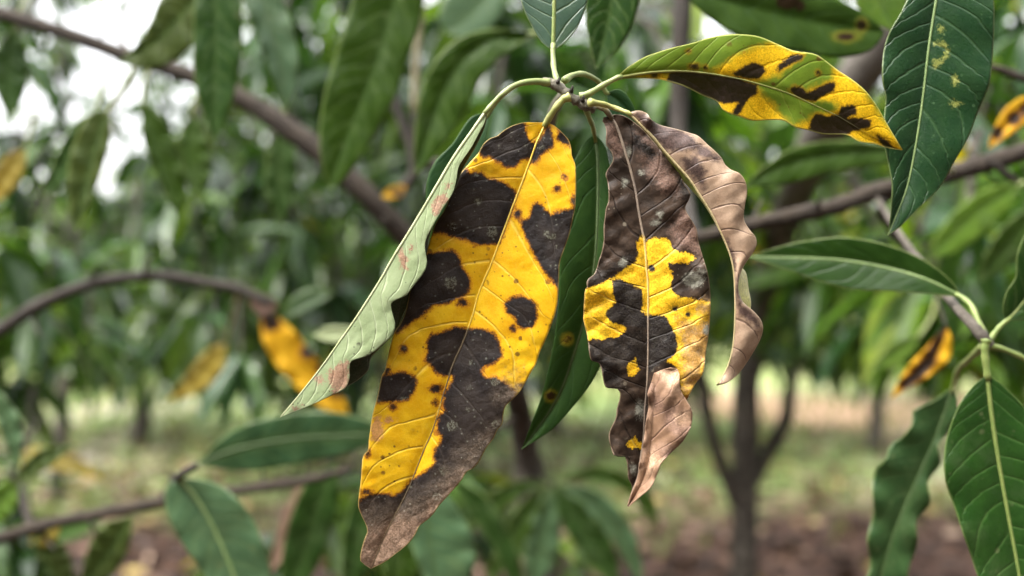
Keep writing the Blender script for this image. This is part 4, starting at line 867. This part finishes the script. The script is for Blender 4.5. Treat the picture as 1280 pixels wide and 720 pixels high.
# ------------------------------------------------------------------ the glossy leaf from above
s_k = empty('mango_shoot', P(1195, -110, 0.375), 'long glossy dark green leaf with yellow squiggles hanging behind the yellow tip', 'shoot')
twig(s_k, 'twig', [(1290, -190, 60), (1240, -140, 20), (1195, -105, 0), (1185, -98, 0)], 0.375, 0.0028, 0.0022, twig_m)
leaf(s_k, [(1183, -72), (1160, -45), (1134, 0), (1125, 18), (1111, 42), (1104, 67), (1103, 100), (1107, 121), (1105, 150), (1106, 183), (1111, 208), (1115, 233), (1113, 267), (1110, 294)],
     [(1183, -72), (1176, -30), (1170, 0), (1161, 58), (1153, 125), (1145, 179), (1134, 233), (1119, 272), (1110, 294)],
     [(1183, -72), (1215, -50), (1240, -10), (1243, 33), (1240, 83), (1236, 108), (1222, 142), (1211, 171), (1192, 204), (1176, 233), (1151, 258), (1126, 283), (1110, 294)],
     0.374, k_mat, 22, 110, (2.5, 3.5), 0.7, nvein=13, sd={'squig': [(1176, 37, 3), [(1180, 50), (1186, 60), (1185, 72), (1178, 76), (1182, 64), (1176, 56), (1168, 58), (1166, 55)], [(1166, 75), (1176, 70), (1180, 78), (1168, 86)], (1194, 100, 4, 5), [(1188, 128), (1194, 124), (1202, 130), (1198, 135), (1190, 134)]]},
     rib=(2.2, 0.9, rib_green), petiole=([(1187, -100), (1185, -88), (1183, -72)], 4, 3, stem_green), wave=0.8, seed=70, label='glossy dark green leaf blade with yellow squiggles')

# ------------------------------------------------------------------ lower right shoot
s_x = empty('mango_shoot', P(1232, 425, 0.42), 'grey green twig bearing glossy leaves with light midribs beside the litter', 'shoot')
twig(s_x, 'twig', [(1095, 246, 240), (1130, 300, 140), (1165, 345, 70), (1190, 378, 30), (1212, 402, 8), (1228, 420, 0), (1236, 432, 0)], 0.42, 0.0019, 0.0026, bark_s, 10, 0.08, knots=0.25)
leaf(s_x, [(1234, 468), (1228, 473), (1214, 485), (1197, 510), (1184, 545), (1180, 575), (1182, 602), (1190, 625), (1195, 640), (1203, 665), (1212, 690), (1222, 720), (1240, 765), (1292, 850)],
     [(1234, 468), (1237, 500), (1243, 545), (1252, 600), (1262, 655), (1273, 715), (1285, 790), (1292, 850)],
     [(1234, 468), (1241, 472), (1260, 487), (1285, 515), (1310, 560), (1325, 620), (1328, 690), (1315, 780), (1292, 850)], 0.405,
     green('leaf_glossy_green', (0.018, 0.062, 0.010), (0.027, 0.084, 0.013), vein=((0.09, 0.17, 0.045), 0.5), rough=0.3, spec=0.3), 22, 110, (3, 3), 1.0, nvein=14, rib=(3.2, 1.3, rib_light), petiole=([(1233, 425), (1231, 440), (1234, 468)], 5.5, 4.5, rib_light), wave=0.8, seed=71, label='large glossy green leaf with a light green midrib pointing down')
leaf(s_x, [(1258, 401), (1253, 388), (1257, 366), (1269, 346), (1271, 318), (1283, 290), (1310, 260), (1350, 235)], [(1258, 401), (1272, 386), (1290, 360), (1315, 310), (1350, 235)], [(1258, 401), (1285, 398), (1315, 375), (1340, 320), (1350, 235)], 0.42, g_dark, 12, 60, (2, 2), 0.7, rib=(2.5, 1, rib_light), petiole=([(1236, 428), (1243, 417), (1250, 408), (1258, 401)], 4, 3, rib_light), seed=72, label='leaf turning up and away from the twig end')
leaf(s_x, [(1300, 460), (1320, 440), (1370, 445), (1420, 480)], [(1300, 460), (1350, 462), (1420, 480)], [(1300, 460), (1330, 485), (1380, 495), (1420, 480)], 0.43, g_dark, 8, 40, (2, 2), 0.5, petiole=([(1236, 432), (1255, 437), (1278, 447), (1300, 460)], 4, 3.5, rib_light), seed=73)
leaf(s_x, [(1202, 371, 0), (1190, 352, 1), (1165, 331, 4), (1130, 313, 10), (1090, 301, 17), (1050, 296, 24), (1000, 302, 33), (965, 311, 39), (936, 321, 45)], [(1202, 371), (1160, 350, 5), (1110, 335, 15), (1050, 325, 25), (990, 322, 35), (936, 321, 45)],
     [(1202, 371, 0), (1165, 368, 2), (1115, 364, 9), (1065, 362, 18), (1025, 352, 26), (985, 338, 34), (936, 322, 45)], 0.44, green('leaf_dark_level', (0.013, 0.036, 0.005), (0.019, 0.047, 0.007), spec=0.12, vein=((0.03, 0.06, 0.015), 0.3), third=None, specks=None, mid=((0.06, 0.10, 0.03), 4, 0.5)), 10, 60, (0.2, -0.4), 0.4, rib=(1.7, 0.8, rib_green), petiole=([(1234, 426, -15), (1222, 400, -10), (1214, 382, -5), (1202, 371)], 4, 3.2, rib_light), seed=74, label='pointed dark green leaf held level')
leaf(s_x, [(1192, 482), (1165, 502), (1142, 513), (1140, 530), (1128, 546), (1113, 556), (1106, 575), (1094, 586), (1090, 612), (1092, 640), (1084, 675), (1088, 705), (1080, 740), (1084, 800)],
     [(1192, 482), (1172, 540), (1148, 595), (1122, 655), (1104, 710), (1084, 800)],
     [(1192, 482), (1198, 510), (1186, 540), (1172, 556), (1176, 580), (1160, 602), (1163, 630), (1146, 650), (1147, 680), (1136, 712), (1130, 750), (1084, 800)], 0.50,
     green('leaf_wavy_green', (0.032, 0.075, 0.024), (0.045, 0.095, 0.03), vein=((0.09, 0.14, 0.05), 0.4)), 10, 70, (2, 2), 0.6, rib=(1.4, 0.7, stem_dim), petiole=([(1230, 432, -80), (1210, 450, -50), (1198, 462, -20), (1192, 482)], 4, 3, stem_green), wave=2.2, wavef=7, seed=75, label='green leaf with a wavy crinkled margin')

# ------------------------------------------------------------------ the main shoot
hub = empty('mango_shoot', P(712, 120, 0.352), 'twig end carrying the diseased yellow, brown, pale and curled leaves', 'shoot')
D0 = 0.352
twig(hub, 'twig', [(678, 102, 0), (690, 104, 0), (700, 110, -1), (712, 120, -1), (724, 128, 0), (736, 133, 0), (742, 135, 1)], D0, 0.0018, 0.0019, twig_m, 12, 0.10, 6, 0.45, 3)
twig(hub, 'twig', [(708, 118, 3), (700, 124, 60), (686, 160, 130), (650, 300, 220), (620, 360, 520), (590, 395, 700)], D0, 0.0020, 0.004, twig_m, 10, 0.08)
for bx_, by_ in ((697, 104), (714, 114), (728, 126)):
    twig(hub, 'bud_scale', [(bx_, by_, -2), (bx_ + 1, by_ - 3, -3.2), (bx_ + 2, by_ - 7, -3)], D0, 0.0010, 0.0003, bark_d, 7, 0.1, 3)

# dark leaf behind, with two ringed spots
leaf(hub, [(741, 168), (728, 182), (712, 215), (703, 260), (700, 310), (699, 360), (696, 400), (688, 450), (677, 495), (664, 530), (652, 562)],
     [(743, 168), (747, 200), (747, 260), (744, 320), (735, 380), (718, 440), (695, 500), (652, 562)],
     [(745, 168), (757, 185), (766, 230), (772, 290), (774, 350), (768, 410), (752, 455), (735, 485), (714, 511), (690, 537), (652, 562)], 0.378, f_mat, 16, 80, (3, 3), 0.6,
     sd={'halo': [(709, 424, 7), (689, 495, 7)], 'spot': [(709, 424, 6.5, 4.5), (689, 495, 7, 5)]}, rib=(2.0, 0.8, stem_material('midrib_dim', (0.07, 0.11, 0.04), (0.09, 0.14, 0.05))), petiole=([(732, 134, -24), (736, 146, -12), (741, 158, -4), (743, 168, 0)], 3.8, 3, stem_green), seed=80, label='dark green leaf with two yellow ringed spots')
leaf(hub, [(758, 116), (775, 112), (790, 128), (802, 160)], [(758, 116), (778, 130), (802, 160)], [(758, 116), (762, 145), (780, 165), (802, 160)], 0.375, f_plain, 8, 30, (1.5, 1.5), 0.1, nvein=4, petiole=([(705, 101, -18), (716, 94, -14), (731, 93, -8), (748, 102, -2), (758, 116, 0)], 4.0, 3.4, stem_green), seed=81)
leaf(hub, [(612, 140), (588, 147), (565, 180), (545, 200), (534, 225), (535, 262), (560, 300)], [(612, 140), (590, 175), (572, 215), (560, 300)], [(612, 140), (605, 190), (592, 235), (560, 300)], 0.385, f_plain, 8, 40, (2, 2), 0.2, nvein=6, petiole=([(686, 103, -20), (666, 102, -16), (646, 106, -8), (629, 117, -4), (612, 140, 0)], 3, 3, stem_green), seed=82)
# upright leaf
leaf(hub, [(688, 62), (676, 52), (664, 32), (654, 10), (647, -20), (645, -70), (660, -140), (690, -210)], [(691, 62), (692, 30), (693, -20), (694, -80), (690, -210)], [(694, 62), (708, 52), (722, 34), (732, 10), (738, -20), (738, -70), (722, -140), (690, -210)],
     0.362, green('leaf_blue_green_upright', (0.045, 0.095, 0.06), (0.06, 0.115, 0.07), rough=0.38, spec=0.6), 12, 70, (-1.5, -1.5), 0.6, rib=(3.0, 1.2, rib_light), petiole=([(700, 108, -10), (695, 97, -8), (692, 82, -3), (691, 62, 0)], 4.2, 3.4, stem_green), seed=83, label='upright bluish green leaf')
# leaf turning yellow
leaf(hub, [(772, 95), (785, 84), (805, 72), (824, 65), (844, 59), (865, 54), (884, 48), (904, 44), (925, 43), (949, 46), (973, 56), (993, 64), (1016, 67), (1029, 74), (1047, 88), (1064, 99), (1082, 114), (1096, 133), (1109, 156), (1120, 174), (1128, 187)],
     [(772, 97), (795, 93), (820, 90), (850, 89), (885, 92), (920, 98), (945, 104), (984, 116), (1013, 129), (1051, 147), (1084, 167), (1128, 187)],
     [(772, 99), (795, 98), (822, 99), (838, 103), (857, 109), (877, 119), (896, 127), (903, 137), (912, 142), (925, 146), (941, 151), (962, 150), (980, 151), (993, 159), (1011, 163), (1029, 168), (1058, 169), (1073, 177), (1093, 180), (1109, 185), (1128, 188)],
     0.352, gy_mat, 22, 130, (1.5, -3), 0.5, nvein=14,
     sd={'yel': [[(885, 90), (910, 75), (935, 64), (960, 54), (985, 61), (1005, 66), (985, 86), (960, 98), (935, 101), (900, 96)], [(1040, 84), (1060, 92), (1135, 192), (1060, 176), (1000, 168), (988, 158), (1005, 152), (1018, 140), (1040, 140), (1048, 130), (1010, 122), (1012, 112), (1042, 100)], [(795, 94), (840, 94), (900, 115), (946, 112), (962, 128), (972, 142), (1000, 162), (940, 158), (900, 145), (870, 118), (820, 104)]],
         'black': [[(836, 90), (860, 89), (890, 93), (920, 98), (947, 106), (946, 117), (936, 124), (929, 134), (921, 145), (915, 142), (922, 128), (904, 129), (880, 124), (855, 115), (832, 106)], (818, 94, 5, 3), [(915, 92), (930, 82), (942, 78), (953, 82), (957, 90), (948, 98), (935, 99), (920, 95)], [(968, 87), (978, 77), (990, 68), (1005, 69), (1002, 75), (988, 81), (972, 90)],
                   [(986, 112), (992, 107), (1003, 110), (1008, 117), (1020, 111), (1035, 103), (1045, 104), (1042, 113), (1030, 120), (1018, 126), (1005, 124), (990, 117)],
                   [(1008, 166), (1016, 146), (1022, 141), (1034, 146), (1048, 142), (1051, 133), (1070, 130), (1070, 141), (1058, 148), (1075, 147), (1088, 150), (1088, 158), (1078, 162), (1065, 164), (1055, 171), (1030, 170)], [(1096, 169), (1108, 175), (1120, 186), (1108, 185), (1100, 178)], (860, 64, 2.5), (868, 83, 6, 4), (882, 85, 3), (1022, 91, 3), (925, 132, 3)]},
     rib=(2.2, 0.7, gy_rib), petiole=([(726, 121, 0), (738, 116, -1), (755, 106, 0), (772, 97, 0)], 4.8, 3.6, stem_green), seed=84, wave=0.8, label='green leaf turning yellow with dark brown blotches', groove=0.5)

# pale folded leaf seen from below
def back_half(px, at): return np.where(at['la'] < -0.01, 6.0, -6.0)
leaf(hub, [(609, 139, 1), (606, 158, 4), (594, 184, 7), (578, 212, 8), (566, 243, 9), (548, 268, 10), (536, 300, 11), (536, 335, 11), (518, 368, 10), (505, 392, 10), (496, 412, 10), (478, 432, 9), (464, 447, 8), (461, 462, 7), (449, 474, 6), (434, 483, 5), (412, 494, 3), (380, 508, 2), (351, 521, 0)],
     [(609, 137), (588, 167), (567, 197), (542, 239), (517, 281), (492, 321), (478, 346), (461, 373), (442, 402), (423, 429), (404, 456), (378, 489), (351, 521)],
     [(609, 139, 0), (606, 152), (598, 168), (588, 186), (574, 207), (571, 222), (566, 241), (552, 263), (538, 288), (531, 306), (533, 334), (514, 361), (508, 369), (490, 378), (490, 390), (494, 405), (491, 418), (480, 429), (461, 444), (440, 451), (437, 460), (437, 472), (432, 485), (417, 493), (394, 504), (372, 513), (351, 521)],
     0.341, p_mat, 22, 150, (1.0, 1.4), 0.2, thick=0.00012, nvein=15, vk=(1.4, 0.9),
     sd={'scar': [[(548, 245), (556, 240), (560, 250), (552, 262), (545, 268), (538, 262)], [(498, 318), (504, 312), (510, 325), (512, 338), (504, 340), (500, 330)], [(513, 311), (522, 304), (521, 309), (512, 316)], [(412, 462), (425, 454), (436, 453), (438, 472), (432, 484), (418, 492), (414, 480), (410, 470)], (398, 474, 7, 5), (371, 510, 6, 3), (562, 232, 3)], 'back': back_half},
     rib=(2.5, 0.8, p_rib), petiole=([(686, 103, 8), (666, 102, 5), (646, 106, 2), (629, 117, 0), (616, 130, 0), (609, 138, 0)], 4.4, 3.6, stem_green), seed=85, crumple=0.25, wave=0.15, groove=0.0, label='pale green folded leaf seen from its underside')

# the big yellow leaf with black blotches
A_black = [[(655, 152), (658, 165), (660, 175), (666, 178), (673, 178), (684, 160), (687, 161), (690, 171), (691, 182), (684, 187), (675, 194), (669, 203), (665, 203), (664, 196), (650, 200), (644, 208), (632, 209), (623, 203), (611, 194), (605, 197), (597, 188), (604, 172), (623, 163), (632, 157), (648, 150)],
    [(699, 162), (708, 170), (716, 184), (704, 180), (697, 172)],
    [(581, 211), (587, 217), (596, 216), (602, 217), (609, 223), (630, 229), (638, 236), (644, 242), (640, 261), (634, 277), (628, 292), (624, 303), (612, 305), (596, 306), (586, 301), (575, 298), (560, 293), (550, 290), (535, 292), (528, 285), (552, 255), (558, 222)],
    [(535, 317), (552, 315), (567, 313), (572, 318), (577, 335), (586, 348), (587, 360), (580, 370), (562, 377), (542, 381), (530, 392), (517, 400), (502, 412), (494, 416), (486, 402), (503, 370), (513, 345), (522, 330), (524, 316)], (579, 379, 6, 4),
    [(665, 257), (671, 254), (677, 257), (684, 266), (689, 269), (694, 265), (700, 264), (720, 260), (724, 275), (718, 300), (710, 322), (704, 345), (700, 364), (692, 352), (680, 338), (670, 323), (661, 303), (654, 287), (650, 276), (657, 275), (664, 271)],
    [(632, 380), (640, 372), (652, 369), (666, 377), (671, 385), (671, 400), (665, 409), (655, 411), (647, 405), (642, 395), (634, 391)],
    [(535, 427), (539, 419), (562, 412), (570, 410), (577, 412), (607, 412), (617, 417), (624, 430), (626, 445), (620, 452), (602, 462), (602, 466), (607, 472), (620, 472), (635, 482), (643, 493), (636, 512), (632, 535), (620, 550), (606, 575), (590, 595), (575, 612), (550, 640), (520, 670), (495, 700), (462, 716), (446, 705), (450, 672), (452, 650), (446, 628), (462, 620), (477, 617), (492, 621), (505, 615), (512, 602), (522, 596), (537, 587), (544, 580), (544, 562), (552, 555), (552, 545), (547, 540), (547, 520), (557, 515), (555, 505), (555, 495), (560, 485), (567, 469), (555, 469), (545, 465), (540, 457), (531, 452), (535, 440)],
    [(477, 470), (505, 466), (517, 471), (521, 475), (517, 490), (510, 499), (495, 502), (480, 502), (468, 503), (470, 487)], (491, 508, 3), (545, 486, 8, 4.5), (504, 436, 3.5), (484, 462, 4), (544, 503, 3), (719, 252, 2.5, 6), (647, 268, 4), (716, 250, 2), (696, 236, 3), (706, 221, 2), (641, 411, 3), (460, 566, 3, 4), (458, 615, 4, 2)]
leaf(hub, [(682, 153), (668, 153), (655, 153), (640, 157), (628, 164), (621, 170), (612, 173), (604, 180), (598, 191), (590, 200), (583, 208), (575, 217), (570, 224), (566, 234), (562, 247), (555, 263), (545, 278), (538, 298), (532, 320), (530, 336), (522, 348), (513, 362), (510, 375), (506, 392), (500, 405), (493, 415), (488, 432), (484, 450), (481, 463), (477, 470), (474, 485), (470, 502), (466, 517), (463, 535), (461, 550), (460, 562), (454, 570), (452, 585), (451, 600), (448, 625), (448, 635), (452, 645), (459, 662), (455, 675), (451, 690), (451, 702), (464, 711)],
     [(683, 153), (672, 175), (663, 200), (655, 222), (648, 240), (640, 260), (632, 282), (625, 300), (614, 330), (605, 350), (597, 370), (592, 390), (587, 405), (580, 425), (573, 440), (566, 455), (560, 475), (552, 500), (545, 525), (538, 545), (530, 562), (521, 585), (510, 612), (495, 642), (480, 672), (464, 711)],
     [(684, 153), (690, 155), (697, 160), (703, 166), (711, 175), (714, 185), (715, 195), (719, 205), (720, 222), (720, 245), (719, 260), (716, 275), (714, 285), (711, 296), (706, 310), (700, 328), (699, 345), (698, 362), (697, 378), (694, 392), (688, 410), (682, 425), (675, 440), (670, 455), (664, 465), (657, 478), (648, 492), (640, 500), (632, 508), (629, 520), (628, 530), (622, 537), (617, 548), (608, 560), (600, 575), (592, 585), (583, 590), (577, 600), (567, 612), (558, 622), (548, 633), (542, 642), (534, 650), (524, 658), (518, 670), (508, 682), (495, 692), (482, 702), (464, 711)],
     0.352, y_mat, 30, 200, (2.6, 3.0), 0.5, nvein=13, vk=(0.9, 0.9),
     sd={'black': A_black, 'brown': [[(440, 690), (448, 640), (500, 632), (560, 590), (600, 545), (625, 535), (640, 560), (540, 680), (480, 720)], (640, 490, 14, 12)], 'tip': [[(470, 655), (520, 650), (580, 590), (590, 595), (545, 645), (520, 680), (470, 725), (440, 715), (445, 680)]],
         'pink': [(472, 535, 8, 14), (485, 525, 8, 4), (470, 548, 6, 6), (702, 165, 4, 4)], 'rust': [(556, 492, 4), (552, 508, 4), (545, 540, 5), (650, 273, 4), (490, 512, 4), (600, 461, 6)],
         'ribdark': [[(590, 408), (560, 420), (535, 475), (550, 505), (556, 500), (500, 600), (440, 700), (470, 720), (600, 560), (600, 450)]]},
     rib=(1.35, 0.5, y_rib), petiole=([(712, 121, -2), (703, 125, -2), (693, 137, -2), (683, 153, 0)], 5.6, 4.4, stem_yellow), seed=86, crumple=0.35, wave=0.7, groove=0.35, arc=1.5, label='large yellow leaf with black blotches and a brown withered tip')

# the brown and yellow leaf with a folded flap
B_sd = {'yellow': [[(801, 294), (806, 297), (808, 307), (812, 298), (832, 298), (837, 301), (841, 311), (866, 319), (869, 324), (862, 329), (851, 330), (834, 328), (837, 335), (842, 346), (839, 352), (840, 363), (849, 372), (855, 371), (866, 374), (890, 377), (894, 400), (890, 420), (886, 445), (883, 467), (862, 506), (855, 503), (850, 480), (846, 460), (834, 451), (844, 444), (846, 431), (843, 417), (836, 404), (832, 395), (817, 393), (810, 395), (802, 389), (803, 380), (802, 363), (791, 357), (782, 352), (772, 348), (766, 352), (766, 367), (771, 378), (757, 391), (754, 393), (761, 401), (782, 408), (782, 412), (772, 421), (759, 423), (754, 425), (742, 423), (732, 428), (725, 400), (725, 365), (734, 360), (746, 357), (767, 346), (782, 335), (795, 327), (797, 316), (795, 303)],
                   [(785, 453), (790, 452), (795, 447), (796, 455), (798, 461), (795, 467), (789, 470), (785, 469)], [(784, 554), (787, 550), (794, 545), (797, 551), (802, 553), (803, 560), (791, 561), (785, 558)]],
        'amber': [[(848, 400), (870, 405), (895, 395), (890, 440), (882, 470), (858, 505), (850, 490), (850, 465), (856, 430)], (880, 385, 10, 8)],
        'mauve': [[(748, 145), (757, 155), (762, 190), (772, 192), (776, 185), (768, 160), (760, 148)], [(795, 165), (820, 185), (850, 220), (850, 240), (830, 240), (815, 225), (800, 190)], [(842, 300), (842, 280), (856, 262), (875, 288), (880, 315), (866, 318)]],
        'dark': [[(790, 160), (800, 172), (822, 192), (812, 198), (790, 180)], [(848, 220), (870, 240), (862, 252), (850, 245)], [(732, 430), (750, 428), (785, 412), (800, 405), (808, 420), (808, 450), (780, 460), (775, 490), (750, 480), (736, 450)], [(800, 300), (795, 325), (770, 342), (740, 356), (735, 348), (775, 325)]],
        'grey': [(868, 350, 13, 9), (800, 511, 6, 11), (791, 587, 4, 6), (785, 190, 3, 4), (781, 228, 3, 5), (820, 279, 5, 4), (825, 268, 3, 4), (802, 215, 3, 3), (878, 340, 6, 4), (884, 412, 4, 6), (780, 328, 5, 5)],
        'black': [[(810, 392), (820, 396), (832, 396), (837, 405), (844, 418), (847, 432), (844, 443), (834, 450), (825, 455), (815, 462), (809, 470), (807, 420)], [(767, 350), (775, 350), (790, 360), (802, 364), (803, 378), (800, 390), (808, 396), (808, 410), (785, 408), (762, 400), (756, 392), (772, 378), (767, 366)], (844, 386, 4, 3), (860, 393, 2.5), (814, 335, 4, 4)]}
lb = leaf(hub, [(762, 145), (754, 147), (751, 150), (755, 154), (758, 166), (758, 181), (765, 191), (766, 201), (760, 211), (757, 218), (760, 231), (761, 250), (757, 262), (755, 284), (754, 307), (748, 327), (743, 342), (734, 350), (734, 359), (731, 365), (730, 389), (729, 399), (733, 414), (735, 427), (738, 449), (746, 452), (751, 459), (755, 479), (759, 485), (769, 485), (774, 489), (775, 496), (771, 511), (770, 522), (762, 539), (762, 554), (768, 571), (771, 567), (779, 568), (784, 579), (785, 597), (790, 610), (785, 632)],
     [(763, 145), (771, 158), (778, 179), (786, 205), (792, 227), (795, 242), (798, 262), (802, 284), (805, 297), (807, 316), (808, 335), (810, 357), (810, 395), (810, 436), (809, 474), (806, 511), (804, 549), (800, 575), (797, 594), (791, 612), (785, 632)],
     [(764, 145), (772, 143), (784, 147), (802, 160, 2), (821, 181, 3), (832, 191, 3), (849, 216), (855, 229), (863, 241), (861, 250), (857, 262), (870, 284), (873, 301), (879, 322), (885, 342), (888, 365), (888, 391), (886, 417), (882, 442), (879, 466), (870, 479), (863, 491), (858, 500, 2), (851, 494, 4), (840, 505, 5), (832, 525, 5), (822, 550, 4), (812, 580, 3), (800, 610, 2), (785, 632)],
     0.354, b_mat, 28, 200, (2.2, 2.8), 0.6, nvein=14, vk=(-0.9, -0.3), sd=B_sd, rib=(2.0, 0.8, b_rib), petiole=([(736, 132, -1), (748, 133, -2), (756, 137, -2), (763, 145, 0)], 4.6, 3.6, stem_brown), seed=87, crumple=0.8, wave=1.0, groove=0.4, arc=3, label='half brown half yellow withered leaf')
leaf(lb, [(809, 492), (811, 505), (807, 530), (804, 555), (800, 577), (797, 595), (791, 612), (785, 633)],
     [(818, 466, 2), (818, 500), (815, 540), (811, 575), (804, 600), (795, 617), (785, 633)],
     [(818, 466, 3), (832, 461, 2), (848, 462, 1), (850, 485), (858, 500), (865, 515), (864, 532), (854, 551), (841, 564), (826, 579), (821, 594), (813, 609), (798, 622), (785, 633)], 0.3475, flap_mat, 18, 90, (1.0, 3.2), 0.25, nvein=7, vk=(-1.2, -0.2),
     sd={'dk': [[(825, 505), (845, 510), (860, 535), (850, 552), (835, 530)], [(812, 480), (820, 490), (830, 510), (815, 515)], (840, 568, 20, 8)], 'pale': [[(822, 464), (848, 462), (850, 488), (835, 480)], [(845, 520), (864, 512), (862, 524), (850, 530)], [(806, 570), (815, 560), (825, 575), (812, 590)]]}, seed=88, crumple=1.3, wave=0.8, groove=0.0, name='folded_flap', label='dry pinkish brown flap folded over')

# the dry curled leaf
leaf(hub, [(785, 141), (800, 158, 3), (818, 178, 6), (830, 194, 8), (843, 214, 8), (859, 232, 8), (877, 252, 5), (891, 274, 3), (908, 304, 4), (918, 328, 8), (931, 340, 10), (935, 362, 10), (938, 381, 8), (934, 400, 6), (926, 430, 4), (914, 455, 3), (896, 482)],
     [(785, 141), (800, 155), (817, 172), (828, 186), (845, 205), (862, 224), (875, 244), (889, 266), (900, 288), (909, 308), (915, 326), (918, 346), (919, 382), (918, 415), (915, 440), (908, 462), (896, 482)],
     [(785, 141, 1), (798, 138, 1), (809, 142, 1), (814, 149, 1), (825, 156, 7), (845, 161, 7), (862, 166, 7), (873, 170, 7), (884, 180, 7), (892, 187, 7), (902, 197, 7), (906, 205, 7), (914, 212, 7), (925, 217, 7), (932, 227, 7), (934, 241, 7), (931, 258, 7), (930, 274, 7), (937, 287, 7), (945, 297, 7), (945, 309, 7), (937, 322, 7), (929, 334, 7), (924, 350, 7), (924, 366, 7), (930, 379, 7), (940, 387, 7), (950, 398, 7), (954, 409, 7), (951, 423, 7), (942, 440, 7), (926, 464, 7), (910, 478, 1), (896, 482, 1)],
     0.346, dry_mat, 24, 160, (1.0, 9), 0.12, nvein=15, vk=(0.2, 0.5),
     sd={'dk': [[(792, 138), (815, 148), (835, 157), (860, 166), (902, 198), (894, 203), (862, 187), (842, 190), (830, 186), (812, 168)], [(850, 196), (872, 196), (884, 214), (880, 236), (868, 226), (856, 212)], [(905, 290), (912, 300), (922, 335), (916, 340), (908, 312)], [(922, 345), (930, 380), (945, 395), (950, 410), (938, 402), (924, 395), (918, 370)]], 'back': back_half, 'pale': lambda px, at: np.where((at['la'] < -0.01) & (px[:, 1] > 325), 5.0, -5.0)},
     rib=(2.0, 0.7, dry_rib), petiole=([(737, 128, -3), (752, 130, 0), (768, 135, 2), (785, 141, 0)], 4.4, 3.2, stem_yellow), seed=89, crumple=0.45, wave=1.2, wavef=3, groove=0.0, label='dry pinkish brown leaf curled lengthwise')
